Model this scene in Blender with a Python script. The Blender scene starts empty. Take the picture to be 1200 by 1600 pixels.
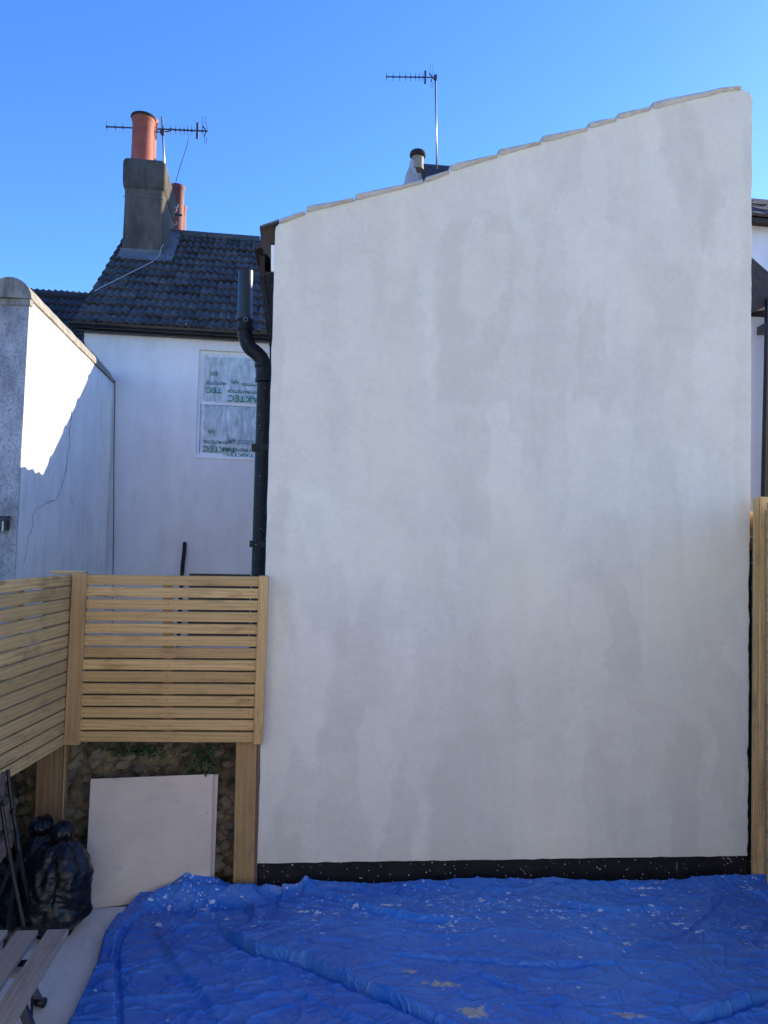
import bpy, bmesh, math, random
from mathutils import Vector, Matrix, noise
from math import sin, cos, pi, radians, atan2, sqrt, tan, exp
R = random.Random(7)
S = bpy.context.scene
COL = S.collection

# ---------------------------------------------------------------- camera
F, PITCH, ROLL = 1200.0, radians(2.5), 0.022
CAM = Vector((0, 0, 1.5))
fw = Vector((0, cos(PITCH), sin(PITCH))); u0 = Vector((0, -sin(PITCH), cos(PITCH))); r0 = Vector((1, 0, 0))
cup = u0*cos(ROLL) - r0*sin(ROLL); crt = r0*cos(ROLL) + u0*sin(ROLL)
cd = bpy.data.cameras.new('camera'); cam = bpy.data.objects.new('camera', cd); COL.objects.link(cam)
cd.sensor_fit = 'VERTICAL'; cd.sensor_height = 24.0; cd.lens = 24.0*F/1600; cd.clip_end = 3000; cd.clip_start = 0.05
m3 = Matrix((crt, cup, -fw)).transposed()
cam.matrix_world = Matrix.Translation(CAM) @ m3.to_4x4()
S.camera = cam
# ---------------------------------------------------------------- light
SUN = Vector((1.0, 0.66, 0.41)).normalized()
elev = math.asin(SUN.z); az = atan2(SUN.x, SUN.y)
w = bpy.data.worlds.new('World'); S.world = w; w.use_nodes = True
nt = w.node_tree; bg = nt.nodes['Background']
sky = nt.nodes.new('ShaderNodeTexSky'); sky.sky_type = 'NISHITA'; sky.sun_disc = False
sky.sun_elevation = elev; sky.sun_rotation = az; sky.altitude = 0
sky.air_density = 1.0; sky.dust_density = 0.25; sky.ozone_density = 6.0
hs = nt.nodes.new('ShaderNodeHueSaturation'); hs.inputs['Saturation'].default_value = 1.11; hs.inputs['Hue'].default_value = 0.513
nt.links.new(sky.outputs[0], hs.inputs['Color']); nt.links.new(hs.outputs[0], bg.inputs['Color'])
bg.inputs['Strength'].default_value = 0.15
sl = bpy.data.lights.new('sun', 'SUN'); so = bpy.data.objects.new('sun', sl); COL.objects.link(so)
sl.energy = 4.0; sl.angle = radians(0.5); sl.color = (1.0, 0.91, 0.72)
so.rotation_euler = SUN.to_track_quat('Z', 'Y').to_euler(); so.location = (8, 4, 8)
S.view_settings.view_transform = 'Standard'; S.view_settings.look = 'None'
S.view_settings.gamma = 1; S.view_settings.use_curve_mapping = False
S.view_settings.exposure = 1.43

# ---------------------------------------------------------------- geometry helpers
def ray(px, py):
    return (fw*F + crt*(px-600) + cup*(800-py)).normalized()
def hit(px, py, p, n):                       # where the line of sight meets the plane (p, n)
    d = ray(px, py); return CAM + d*((Vector(p)-CAM).dot(n)/d.dot(n))
def PD(px, py, D): return hit(px, py, (0, D, 0), Vector((0, 1, 0)))
def PZ(px, py, z): return hit(px, py, (0, 0, z), Vector((0, 0, 1)))
def yawdir(deg): a = radians(deg); return Vector((cos(a), sin(a), 0)), Vector((-sin(a), cos(a), 0))
def nz(v, s=1.0, o=0.0): return noise.noise(Vector((v[0]*s+o, v[1]*s+o*1.7, v[2]*s-o)))

def thing(name, label, cat, loc=(0, 0, 0), yaw=0, group=None):
    o = bpy.data.objects.new(name, None); COL.objects.link(o); o.empty_display_size = 0.1
    o.location = loc; o.rotation_euler = (0, 0, radians(yaw)); o['label'] = label; o['category'] = cat
    o['_m'] = [v for row in (Matrix.Translation(Vector(loc)) @ Matrix.Rotation(radians(yaw), 4, 'Z')) for v in row]
    if group: o['group'] = group
    return o
ROOTM = {}
def rootm(o):
    while o.parent: o = o.parent
    return Matrix.LocRotScale(o.location, o.rotation_euler.to_quaternion(), None)
def mk(name, bm, m, parent=None, smooth=False, label=None, cat=None, kind=None, group=None, origin=None, angle=None, uv=False):
    """one mesh object; bm in world coordinates"""
    if parent is not None: bm.transform(rootm(parent).inverted())
    elif origin is not None: bm.transform(Matrix.Translation(-Vector(origin)))
    bmesh.ops.recalc_face_normals(bm, faces=bm.faces)
    me = bpy.data.meshes.new(name); bm.to_mesh(me); bm.free()
    if smooth: me.polygons.foreach_set('use_smooth', [True]*len(me.polygons))
    if angle: me.set_sharp_from_angle(angle=radians(angle))
    me.materials.append(m)
    o = bpy.data.objects.new(name, me); COL.objects.link(o)
    if parent is not None: o.parent = parent
    elif origin is not None: o.location = origin
    for k, v in (('label', label), ('category', cat), ('kind', kind), ('group', group)):
        if v: o[k] = v
    return o
def place(name, me, mw, parent, label=None):
    """object with shared mesh at world matrix mw under parent (identity parts)"""
    o = bpy.data.objects.new(name, me); COL.objects.link(o)
    if parent is not None:
        o.parent = parent; o.matrix_local = rootm(parent).inverted() @ mw
    else: o.matrix_local = mw
    if label: o['label'] = label
    return o
def mesh_of(name, bm, m, smooth=False, angle=None):
    bmesh.ops.recalc_face_normals(bm, faces=bm.faces)
    me = bpy.data.meshes.new(name); bm.to_mesh(me); bm.free(); me.materials.append(m)
    if smooth: me.polygons.foreach_set('use_smooth', [True]*len(me.polygons))
    if angle: me.set_sharp_from_angle(angle=radians(angle))
    return me
def frame(o, x, y, z):
    return Matrix(((x.x, y.x, z.x, o.x), (x.y, y.y, z.y, o.y), (x.z, y.z, z.z, o.z), (0, 0, 0, 1)))
def box(bm, lo, hi, mw=Matrix()):
    vs = [bm.verts.new(mw @ Vector((x, y, z))) for x in (lo[0], hi[0]) for y in (lo[1], hi[1]) for z in (lo[2], hi[2])]
    for f in ((0, 1, 3, 2), (4, 6, 7, 5), (0, 4, 5, 1), (2, 3, 7, 6), (0, 2, 6, 4), (1, 5, 7, 3)):
        bm.faces.new([vs[i] for i in f])
    return vs
def hexa(bm, a, b):
    """solid between two quads a (4 pts) and b (4 pts)"""
    va = [bm.verts.new(p) for p in a]; vb = [bm.verts.new(p) for p in b]
    bm.faces.new(va); bm.faces.new(vb[::-1])
    for i in range(4): bm.faces.new((va[i], vb[i], vb[(i+1) % 4], va[(i+1) % 4]))
def prism(bm, pts, off):
    va = [bm.verts.new(p) for p in pts]; vb = [bm.verts.new(Vector(p)+off) for p in pts]
    bm.faces.new(va); bm.faces.new(vb[::-1]); n = len(va)
    for i in range(n): bm.faces.new((va[i], vb[i], vb[(i+1) % n], va[(i+1) % n]))
def tube(bm, pts, r, n=10, cap=True):
    pts = [Vector(p) for p in pts]; rings = []; up = None
    for i, p in enumerate(pts):
        t = (pts[min(i+1, len(pts)-1)] - pts[max(i-1, 0)]).normalized()
        if up is None: up = Vector((0, 0, 1)) if abs(t.z) < .9 else Vector((0, 1, 0))
        x = t.cross(up).normalized(); y = x.cross(t); up = y
        rr = r[i] if isinstance(r, (list, tuple)) else r
        rings.append([bm.verts.new(p + x*cos(2*pi*k/n)*rr + y*sin(2*pi*k/n)*rr) for k in range(n)])
    for a, b in zip(rings, rings[1:]):
        for k in range(n): bm.faces.new((a[k], a[(k+1) % n], b[(k+1) % n], b[k]))
    if cap: bm.faces.new(rings[0][::-1]); bm.faces.new(rings[-1])
def lathe(bm, prof, c, n=24, jitter=0):
    """prof: list of (r, z) from outside bottom up, over, and inside; c world centre"""
    rings = []
    for r, z in prof:
        rings.append([bm.verts.new((c.x + r*cos(2*pi*k/n), c.y + r*sin(2*pi*k/n), c.z+z)) for k in range(n)])
    for a, b in zip(rings, rings[1:]):
        for k in range(n): bm.faces.new((a[k], a[(k+1) % n], b[(k+1) % n], b[k]))
def smoothpath(pts, k=6):
    pts = [Vector(p) for p in pts]; out = []
    for i in range(len(pts)-1):
        p0 = pts[max(i-1, 0)]; p1 = pts[i]; p2 = pts[i+1]; p3 = pts[min(i+2, len(pts)-1)]
        for j in range(k):
            t = j/k
            out.append(.5*((2*p1)+(p2-p0)*t+(2*p0-5*p1+4*p2-p3)*t*t+(3*p1-p0-3*p2+p3)*t**3))
    out.append(pts[-1]); return out

# ---------------------------------------------------------------- materials
class NT:
    def __init__(s, name, rough=.8, spec=.5):
        s.m = bpy.data.materials.new(name); s.m.use_nodes = True; s.t = s.m.node_tree
        s.b = s.t.nodes['Principled BSDF']; s.b.inputs['Roughness'].default_value = rough
        s.b.inputs['Specular IOR Level'].default_value = spec
        s.tc = s.t.nodes.new('ShaderNodeTexCoord')
    def n(s, ty, **kw):
        nd = s.t.nodes.new(ty)
        for k, v in kw.items(): setattr(nd, k, v)
        return nd
    def set(s, sock, v):
        if hasattr(v, 'is_output') or isinstance(v, bpy.types.NodeSocket): s.t.links.new(v, sock)
        elif isinstance(v, tuple) and len(v) == 3 and sock.type == 'RGBA': sock.default_value = (*v, 1)
        else: sock.default_value = v
    def mapping(s, scale=(1, 1, 1), loc=(0, 0, 0), rot=(0, 0, 0), src='Object'):
        mp = s.n('ShaderNodeMapping'); v = s.tc.outputs[src] if isinstance(src, str) else src
        s.t.links.new(v, mp.inputs[0]); mp.inputs['Scale'].default_value = scale
        mp.inputs['Location'].default_value = loc; mp.inputs['Rotation'].default_value = rot
        return mp.outputs[0]
    def noise(s, vec, scale=5, detail=4, rough=.55, dist=0.0):
        x = s.n('ShaderNodeTexNoise'); s.set(x.inputs['Vector'], vec); x.inputs['Scale'].default_value = scale
        x.inputs['Detail'].default_value = detail; x.inputs['Roughness'].default_value = rough
        x.inputs['Distortion'].default_value = dist; return x.outputs['Fac']
    def vor(s, vec, scale=5, feature='F1', metric='EUCLIDEAN', out='Distance', rnd=1.0):
        x = s.n('ShaderNodeTexVoronoi', feature=feature)
        if feature not in ('DISTANCE_TO_EDGE',): x.distance = metric
        s.set(x.inputs['Vector'], vec); x.inputs['Scale'].default_value = scale
        x.inputs['Randomness'].default_value = rnd
        if feature == 'SMOOTH_F1': x.inputs['Smoothness'].default_value = .16
        return x.outputs[out]
    def ramp(s, v, stops, interp='LINEAR'):
        x = s.n('ShaderNodeValToRGB'); x.color_ramp.interpolation = interp; s.set(x.inputs[0], v); e = x.color_ramp.elements
        while len(e) < len(stops): e.new(.5)
        for k, (p, c) in zip(e, stops):
            k.position = p; k.color = (c, c, c, 1) if not isinstance(c, tuple) else (*c, 1)
        return x.outputs[0]
    def mix(s, f, a, b, blend='MIX'):
        x = s.n('ShaderNodeMix', data_type='RGBA', blend_type=blend); s.set(x.inputs[0], f)
        s.set(x.inputs[6], a); s.set(x.inputs[7], b); return x.outputs[2]
    def math(s, op, a, b=0.0, clamp=False):
        x = s.n('ShaderNodeMath', operation=op, use_clamp=clamp); s.set(x.inputs[0], a); s.set(x.inputs[1], b); return x.outputs[0]
    def sep(s, vec, k):
        x = s.n('ShaderNodeSeparateXYZ'); s.set(x.inputs[0], vec); return x.outputs[k]
    def rnd(s): return s.n('ShaderNodeObjectInfo').outputs['Random']
    def bump(s, h, strength=.3, dist=.01, prev=None):
        x = s.n('ShaderNodeBump'); s.set(x.inputs['Height'], h); x.inputs['Strength'].default_value = strength
        x.inputs['Distance'].default_value = dist
        if prev is not None: s.set(x.inputs['Normal'], prev)
        s.t.links.new(x.outputs[0], s.b.inputs['Normal']); return x.outputs[0]
    def col(s, c): s.set(s.b.inputs['Base Color'], c); return s
    def rough(s, v): s.set(s.b.inputs['Roughness'], v); return s
def simple(name, c, rough=.7, spec=.4, var=.15, scale=8, bump=.2, metal=0.0):
    a = NT(name, rough, spec); v = a.mapping(); n = a.noise(v, scale, 6)
    dk = tuple(x*(1-var) for x in c); lt = tuple(min(1, x*(1+var)) for x in c)
    a.col(a.mix(a.ramp(n, [(.3, 0.), (.7, 1.)]), dk, lt)); a.b.inputs['Metallic'].default_value = metal
    if bump: a.bump(a.noise(v, scale*6, 4), bump, .004)
    return a.m

def m_mainwall():
    a = NT('painted_render_grey_white', .85, .25)
    v = a.mapping()                                   # x along wall, z up (wall frame)
    vs = a.mapping((3.2, 3.2, .55)); vs2 = a.mapping((9, 9, 1.1), (3, 1, 7))
    wob = a.noise(v, 2.2, 4)
    big = a.noise(v, 1.1, 3)
    pw = a.n('ShaderNodeVectorMath', operation='ADD'); 
    ns = a.n('ShaderNodeTexNoise'); a.set(ns.inputs['Vector'], v); ns.inputs['Scale'].default_value = 4; ns.inputs['Detail'].default_value = 9; ns.inputs['Roughness'].default_value = .72
    sc = a.n('ShaderNodeVectorMath', operation='SCALE'); a.set(sc.inputs[0], ns.outputs['Color']); sc.inputs['Scale'].default_value = .22
    a.set(pw.inputs[0], v); a.set(pw.inputs[1], sc.outputs[0])
    mp = a.mapping((3.6, .01, 1.25), (.3, 0, .2), src=pw.outputs[0])
    pc = a.vor(mp, 1.0, 'SMOOTH_F1', 'CHEBYCHEV', 'Color'); pcx = a.sep(pc, 0)
    mp2 = a.mapping((7.5, .01, 2.1), (2.3, 0, 5.2), src=pw.outputs[0])
    pcy = a.sep(a.vor(mp2, 1.0, 'SMOOTH_F1', 'CHEBYCHEV', 'Color'), 1)
    st = a.noise(vs2, 1.0, 5, .6)
    t = a.math('ADD', a.math("MULTIPLY", pcx, .26), a.math("MULTIPLY", pcy, .24))
    t = a.math('ADD', t, a.math('MULTIPLY', st, .22)); t = a.math('ADD', t, a.math('MULTIPLY', a.noise(vs, 1.0, 4), .24)); t = a.math('ADD', t, .17)
    t = a.math('ADD', t, a.math('MULTIPLY', a.noise(v, 60, 4, .7), .10))
    t = a.math('ADD', t, a.math('MULTIPLY', a.math('SUBTRACT', a.noise(a.mapping((1, 1, 1.6)), 34, 6, .8), .5), .62))
    t = a.math('ADD', t, a.math('MULTIPLY', a.math('SUBTRACT', a.noise(a.mapping((.8, .8, 1.2), (7, 0, 2)), 7, 7, .75), .5), .62))
    c = a.mix(a.ramp(t, [(.50, 0.), (.98, 1.)]), (.640, .612, .505), (.785, .758, .635))
    warm = a.ramp(a.noise(a.mapping((1.2, 1.2, .8), (5, 0, 3)), 1.3, 3), [(.52, 0.), (.70, 1.)])
    c = a.mix(a.math('MULTIPLY', warm, .55), c, (.80, .755, .58))
    pinkb = a.ramp(a.noise(a.mapping((1.0, 1.0, .7), (1, 0, 9)), 1.5, 3), [(.5, 0.), (.7, 1.)])
    c = a.mix(a.math('MULTIPLY', pinkb, .10), c, (.80, .68, .64))
    gd = a.ramp(a.noise(v, 2.0, 6, .65), [(.30, 1.), (.46, 0.)])
    c = a.mix(a.math('MULTIPLY', gd, .22), c, (.60, .56, .50))
    a.col(c)
    b1 = a.bump(a.noise(v, 2.5, 3), .35, .012)
    b2 = a.bump(a.noise(a.mapping((1, 1, 1.5)), 70, 5, .7), .5, .004, b1)
    a.bump(a.noise(vs2, 4, 5), .25, .003, b2)
    return a.m
def m_whiterender(name, c0, c1, stain=(.30, .31, .32), amt=.3, sc=1.0, seed=0, rough=.85):
    a = NT(name, rough, .25); v = a.mapping(loc=(seed, seed, seed))
    vs = a.mapping((4*sc, 4*sc, .8*sc), (seed, 0, 2))
    t = a.math('ADD', a.math('MULTIPLY', a.noise(v, 1.4*sc, 5), .6), a.math('MULTIPLY', a.noise(vs, 1.2, 5, .6), .5))
    c = a.mix(a.ramp(t, [(.38, 0.), (.70, 1.)]), c0, c1)
    s = a.ramp(a.noise(a.mapping((2.2*sc, 2.2*sc, .7*sc), (seed+4, 2, 1)), 1.6, 7, .68), [(.50, 0.), (.72, 1.)])
    c = a.mix(a.math('MULTIPLY', s, amt), c, stain); a.col(c)
    b = a.bump(a.noise(v, 3*sc, 4), .3, .015); a.bump(a.noise(v, 55, 5, .7), .35, .004, b)
    return a.m
def m_pebbledash():
    a = NT('weathered_grey_render', .95, .15); v = a.mapping()
    c = a.mix(a.ramp(a.noise(a.mapping((1, 1, .5)), 3.0, 8, .7), [(.35, 0.), (.62, 1.)]), (.26, .25, .25), (.62, .61, .61))
    sp = a.ramp(a.noise(v, 42, 5, .75), [(.40, 1.), (.50, 0.)]); c = a.mix(a.math('MULTIPLY', sp, .5), c, (.14, .13, .12))
    a.col(c); a.bump(a.noise(v, 38, 6, .75), .9, .012); return a.m
def m_black(name='black_bitumen_paint', spl=.04, c=(.006, .006, .008), rough=.8):
    a = NT(name, rough, .2); v = a.mapping()
    d = a.vor(a.mapping((1, 1, .8)), 55); n = a.noise(v, 9, 5, .6)
    spk = a.ramp(a.math('ADD', d, a.math('MULTIPLY', n, .35)), [(spl+.19, 1.), (spl+.21, 0.)])
    ns = a.noise(a.mapping((30, 30, 4), (1, 2, 3)), 1.0, 6, .7); stk = a.ramp(ns, [(.69, 0.), (.74, 1.)])
    ms = a.math('MAXIMUM', spk, a.math('MULTIPLY', stk, .7))
    c2 = a.mix(a.noise(v, 14, 5), c, tuple(x*2.6 for x in c)); a.col(a.mix(ms, c2, (.50, .50, .50)))
    a.bump(a.noise(v, 30, 5), .5, .006); return a.m
def m_wood(name, c0, c1, cd_, fa=.35, gscale=1.0, rough=.75):
    """grain along local x"""
    a = NT(name, rough, .3); r = a.rnd()
    off = a.n('ShaderNodeCombineXYZ'); a.set(off.inputs[0], a.math('MULTIPLY', r, 37.0)); a.set(off.inputs[1], a.math('MULTIPLY', r, 11.0)); a.set(off.inputs[2], a.math('MULTIPLY', r, 23.0))
    ad = a.n('ShaderNodeVectorMath', operation='ADD'); a.set(ad.inputs[0], a.tc.outputs['Object']); a.set(ad.inputs[1], off.outputs[0])
    p = ad.outputs[0]
    g = a.mapping((1.6*gscale, 15*gscale, 15*gscale), src=p); n1 = a.noise(g, 2.0, 5, .62, 1.6)
    rings = a.n('ShaderNodeTexWave', wave_type='BANDS', bands_direction='Y'); a.set(rings.inputs['Vector'], a.mapping((1.1*gscale, 9*gscale, 9*gscale), src=p))
    rings.inputs['Scale'].default_value = 2.2; rings.inputs['Distortion'].default_value = 9.0; rings.inputs['Detail'].default_value = 3; rings.inputs['Detail Scale'].default_value = .7
    t = a.math('ADD', a.math('MULTIPLY', n1, .72), a.math('MULTIPLY', rings.outputs['Fac'], .28))
    c = a.mix(a.ramp(t, [(.25, 0.), (.75, 1.)]), c0, c1)
    fine = a.ramp(a.noise(a.mapping((5, 160, 160), src=p), 1.0, 4, .6), [(.34, 1.), (.5, 0.)])
    c = a.mix(a.math('MULTIPLY', fine, fa), c, cd_)
    kn = a.ramp(a.vor(a.mapping((3.0, 9, 9), src=p), 1.0), [(.05, 1.), (.10, 0.)]); c = a.mix(a.math('MULTIPLY', kn, .6), c, cd_)
    c = a.mix(a.ramp(r, [(0, 0.), (1, .6)]), c, tuple(x*.72 for x in c0))
    st = a.ramp(a.noise(a.mapping((3, 9, 9), (4, 4, 4), src=p), 1.2, 5, .7), [(.54, 0.), (.68, 1.)]); c = a.mix(a.math('MULTIPLY', st, .55), c, tuple(x*.8 for x in cd_))
    a.col(c); a.bump(t, .25, .0015); return a.m
def m_tile(name, base=(.030, .032, .038), lt=(.105, .108, .115), moss=.4):
    a = NT(name, .55, .5); r = a.rnd(); v = a.tc.outputs['Object']
    off = a.n('ShaderNodeVectorMath', operation='ADD'); a.set(off.inputs[0], v)
    cb = a.n('ShaderNodeCombineXYZ'); [a.set(cb.inputs[k], a.math('MULTIPLY', r, q)) for k, q in enumerate((31., 17., 5.))]
    a.set(off.inputs[1], cb.outputs[0]); p = off.outputs[0]
    n = a.noise(p, 9, 6, .65); c = a.mix(a.ramp(n, [(.32, 0.), (.70, 1.)]), base, lt)
    c = a.mix(a.ramp(r, [(0., 0.), (.5, .35), (1., .95)]), c, base)
    br = a.ramp(a.math('FRACT', a.math('MULTIPLY', r, 7.3)), [(.70, 0.), (1., .6)]); c = a.mix(br, c, (.075, .052, .048))
    ms = a.ramp(a.noise(p, 26, 5, .7), [(.60, 0.), (.68, 1.)]); c = a.mix(a.math('MULTIPLY', ms, moss), c, (.22, .22, .20))
    a.col(c); a.rough(a.ramp(a.noise(p, 30, 4), [(.3, .6), (.7, .9)])); a.bump(a.noise(p, 60, 5, .7), .5, .004)
    return a.m
def m_tarp():
    a = NT('blue_woven_plastic', .4, .5); v = a.mapping()
    n = a.noise(v, 1.6, 5, .6); c = a.mix(a.ramp(n, [(.35, 0.), (.68, 1.)]), (.006, .105, .45), (.024, .185, .60))
    du = a.ramp(a.noise(a.mapping((1, 2.2, 1)), 4.5, 8, .75, .5), [(.42, 0.), (.80, 1.)]); c = a.mix(a.math('MULTIPLY', du, .6), c, (.15, .28, .47))
    fn = a.ramp(a.noise(a.mapping((2, 9, 1), (5, 1, 0)), 5, 7, .75), [(.55, 0.), (.75, 1.)]); c = a.mix(a.math('MULTIPLY', fn, .25), c, (.22, .27, .45))
    y = a.sep(v, 1); x = a.sep(v, 0)                       # origin of the sheet at (0, 3.3)
    near = a.math('MULTIPLY', a.ramp(a.math('ADD', y, 1.0), [(.42, 0.), (.62, .55), (.80, 1.), (.97, .9)]), 1.0)
    wv = a.n('ShaderNodeVectorMath', operation='ADD'); ns = a.n('ShaderNodeTexNoise'); a.set(ns.inputs['Vector'], v); ns.inputs['Scale'].default_value = 40
    s2 = a.n('ShaderNodeVectorMath', operation='SCALE'); a.set(s2.inputs[0], ns.outputs['Color']); s2.inputs['Scale'].default_value = .03
    a.set(wv.inputs[0], v); a.set(wv.inputs[1], s2.outputs[0])
    cl = a.ramp(a.noise(a.mapping(loc=(3, 8, 0)), 3.5, 3), [(.42, .25), (.62, 1.)])
    def spots(sc, base, k, stretch=(1, 1, 1)):
        d = a.vor(a.mapping(stretch, (k, k, 0), src=wv.outputs[0]), sc)
        th = a.math('MULTIPLY', a.math('MULTIPLY', near, a.math('ADD', a.math('MULTIPLY', cl, .8), .25)), base)
        return a.math('GREATER_THAN', th, d)
    m1 = spots(24, .17, 1, (1, 1.5, 1)); m2 = spots(11, .19, 5, (1, 2.4, 1)); m3_ = spots(60, .20, 9); m4 = spots(6, .17, 12, (1, 3.5, 1))
    mm = a.math('MAXIMUM', a.math('MAXIMUM', m1, m2), a.math('MAXIMUM', m3_, m4))
    few = a.math('GREATER_THAN', .055, a.vor(a.mapping(loc=(2, 2, 0), src=wv.outputs[0]), 9)); mm = a.math('MAXIMUM', mm, few)
    c = a.mix(a.math('MULTIPLY', mm, .85), c, (.58, .62, .72))
    # two sandy spills and chalky marks left by the work
    def spill(cx, cy, rx, ry, th, colr, cc, amt=.8, sc=14):
        ex = a.math('POWER', a.math('DIVIDE', a.math('SUBTRACT', x, cx), rx), 2.0); ey = a.math('POWER', a.math('DIVIDE', a.math('SUBTRACT', y, cy), ry), 2.0)
        g = a.math('ADD', ex, ey); nn = a.math('MULTIPLY', a.noise(v, sc*1.6, 7, .75, .8), 5.0)
        ed = a.ramp(a.math('SUBTRACT', a.math('SUBTRACT', nn, a.math('MULTIPLY', g, .7)), th+1.25), [(0., 0.), (.12, 1.)])
        return a.mix(a.math('MULTIPLY', ed, amt), cc, colr)
    for q in SPILLS: c = spill(q[0], q[1], q[2], q[3], q[4], q[5], c, q[6], q[7])
    a.col(c); a.rough(a.ramp(du, [(0., .36), (1., .58)]))
    wq = a.n('ShaderNodeVectorMath', operation='ADD'); nq = a.n('ShaderNodeTexNoise'); a.set(nq.inputs['Vector'], v); nq.inputs['Scale'].default_value = 3; nq.inputs['Detail'].default_value = 3
    sq = a.n('ShaderNodeVectorMath', operation='SCALE'); a.set(sq.inputs[0], nq.outputs['Color']); sq.inputs['Scale'].default_value = .35
    a.set(wq.inputs[0], v); a.set(wq.inputs[1], sq.outputs[0])
    cr = a.ramp(a.vor(a.mapping((1, 1.6, 1), src=wq.outputs[0]), 4.5, 'DISTANCE_TO_EDGE'), [(0., 1.), (.05, 0.)])
    cr2 = a.ramp(a.vor(a.mapping((1.5, 1, 1), (4, 2, 0), src=wq.outputs[0]), 12, 'DISTANCE_TO_EDGE'), [(0., 1.), (.07, 0.)])
    b = a.bump(a.math('ADD', cr, a.math('MULTIPLY', cr2, .4)), .5, .006)
    a.bump(a.noise(a.mapping((1, 1.3, 1)), 30, 5, .6, 1.0), .3, .003, b); return a.m
def m_stone():
    a = NT('rough_flint_stone', .85, .35); r = a.rnd(); v = a.tc.outputs['Object']; n = a.noise(v, 14, 7, .7)
    c = a.mix(a.ramp(n, [(.35, 0.), (.65, 1.)]), (.22, .175, .11), (.62, .52, .36))
    c = a.mix(a.ramp(r, [(0., 0.), (.6, .25), (1., .85)]), c, (.10, .09, .08)); a.col(c)
    a.bump(a.noise(v, 35, 7, .75), 1.0, .012); return a.m
def m_mortar():
    a = NT('old_lime_mortar', .95, .1); v = a.mapping(); n = a.noise(v, 10, 7, .75)
    c = a.mix(a.ramp(n, [(.38, 0.), (.66, 1.)]), (.05, .04, .026), (.30, .24, .15))
    g = a.ramp(a.noise(v, 3.5, 5, .6), [(.5, 0.), (.68, 1.)]); c = a.mix(a.math('MULTIPLY', g, .6), c, (.030, .038, .014)); a.col(c)
    a.bump(n, 1.0, .03); return a.m
def m_bag():
    a = NT('black_bin_liner', .33, .4); v = a.mapping(); n = a.noise(v, 5, 4)
    a.col(a.mix(n, (.004, .0045, .006), (.010, .011, .015))); b = a.bump(a.noise(a.mapping((1, 1, 2.5)), 7, 3, .5, 1.5), .4, .02)
    a.bump(a.noise(a.mapping((1, 1, 2)), 30, 2), .3, .004, b); return a.m
def m_pot(name, c):
    a = NT(name, .7, .35); v = a.mapping(); n = a.noise(v, 4, 6, .65)
    k = a.mix(a.ramp(n, [(.35, 0.), (.7, 1.)]), tuple(x*.62 for x in c), c)
    k = a.mix(a.math('MULTIPLY', a.ramp(a.noise(a.mapping((6, 6, 1.2)), 1.5, 6, .7), [(.52, 0.), (.75, 1.)]), .35), k, (.06, .05, .045)); a.col(k)
    a.bump(a.noise(v, 40, 4), .25, .004); return a.m
def m_cement(nm='cement_rendered_chimney', ca=(.085, .070, .055), cb=(.170, .143, .113)):
    a = NT(nm, .95, .12); v = a.mapping(); n = a.noise(a.mapping((1, 1, .6)), 3.5, 8, .7)
    c = a.mix(a.ramp(n, [(.35, 0.), (.7, 1.)]), ca, cb)
    st = a.ramp(a.noise(a.mapping((5, 5, .8), (3, 1, 1)), 1.2, 6, .65), [(.50, 0.), (.7, 1.)]); c = a.mix(a.math('MULTIPLY', st, .55), c, (.055, .055, .052))
    ln = a.ramp(a.noise(v, 30, 4, .6), [(.62, 0.), (.70, 1.)]); c = a.mix(a.math('MULTIPLY', ln, .4), c, (.22, .21, .17)); a.col(c)
    a.bump(a.noise(v, 24, 6, .7), .7, .012); return a.m
def m_slab():
    a = NT('pale_concrete_paving', .8, .3); v = a.mapping(); n = a.noise(v, 2.2, 7, .65)
    c = a.mix(a.ramp(n, [(.3, 0.), (.7, 1.)]), (.66, .57, .47), (.78, .69, .58))
    s = a.ramp(a.noise(v, 14, 8, .8), [(.54, 0.), (.68, 1.)]); c = a.mix(a.math('MULTIPLY', s, .4), c, (.40, .34, .27)); gt = a.math('GREATER_THAN', a.math('MULTIPLY', a.noise(v, 5, 2), .18), a.vor(v, 45)); c = a.mix(a.math('MULTIPLY', gt, .6), c, (.20, .17, .13)); a.col(c)
    a.bump(a.noise(v, 70, 5, .7), .25, .002); return a.m
def m_board():
    a = NT('buff_cement_board', .75, .3); v = a.mapping(); n = a.noise(v, 5, 7, .65)
    c = a.mix(a.ramp(n, [(.3, 0.), (.7, 1.)]), (.60, .50, .39), (.72, .61, .48))
    pit = a.math('GREATER_THAN', a.math('MULTIPLY', a.noise(v, 7, 2), .10), a.vor(v, 17)); c = a.mix(a.math('MULTIPLY', pit, .75), c, (.20, .18, .155))
    s = a.ramp(a.noise(a.mapping((2, 2, 7)), 3, 8, .8), [(.53, 0.), (.70, 1.)]); c = a.mix(a.math('MULTIPLY', s, .45), c, (.34, .31, .28)); a.col(c)
    a.bump(a.noise(v, 60, 5), .2, .002); return a.m
def m_film():
    a = NT('protective_plastic_film', .3, .5); v = a.mapping((1, 1, .25)); n = a.noise(v, 14, 4, .5, 1.5)
    c = a.mix(a.ramp(n, [(.35, 0.), (.68, 1.)]), (.58, .65, .66), (.80, .85, .84)); a.col(c)
    a.set(a.b.inputs['Alpha'], a.ramp(a.noise(a.mapping((1, 1, .35)), 9, 5, .6, 1.5), [(.36, .42), (.66, .85)]))
    a.bump(n, .6, .02); return a.m
def m_glass():
    a = NT('window_glass', .03, .5); a.col((.9, .95, .95)); a.b.inputs['Alpha'].default_value = .16; return a.m
def m_ground():
    a = NT('bare_soil_ground', .95, .1); v = a.mapping(); n = a.noise(v, 3, 8, .7)
    a.col(a.mix(n, (.28, .255, .215), (.42, .39, .34))); a.bump(a.noise(v, 25, 6, .7), .8, .02); return a.m

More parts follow.
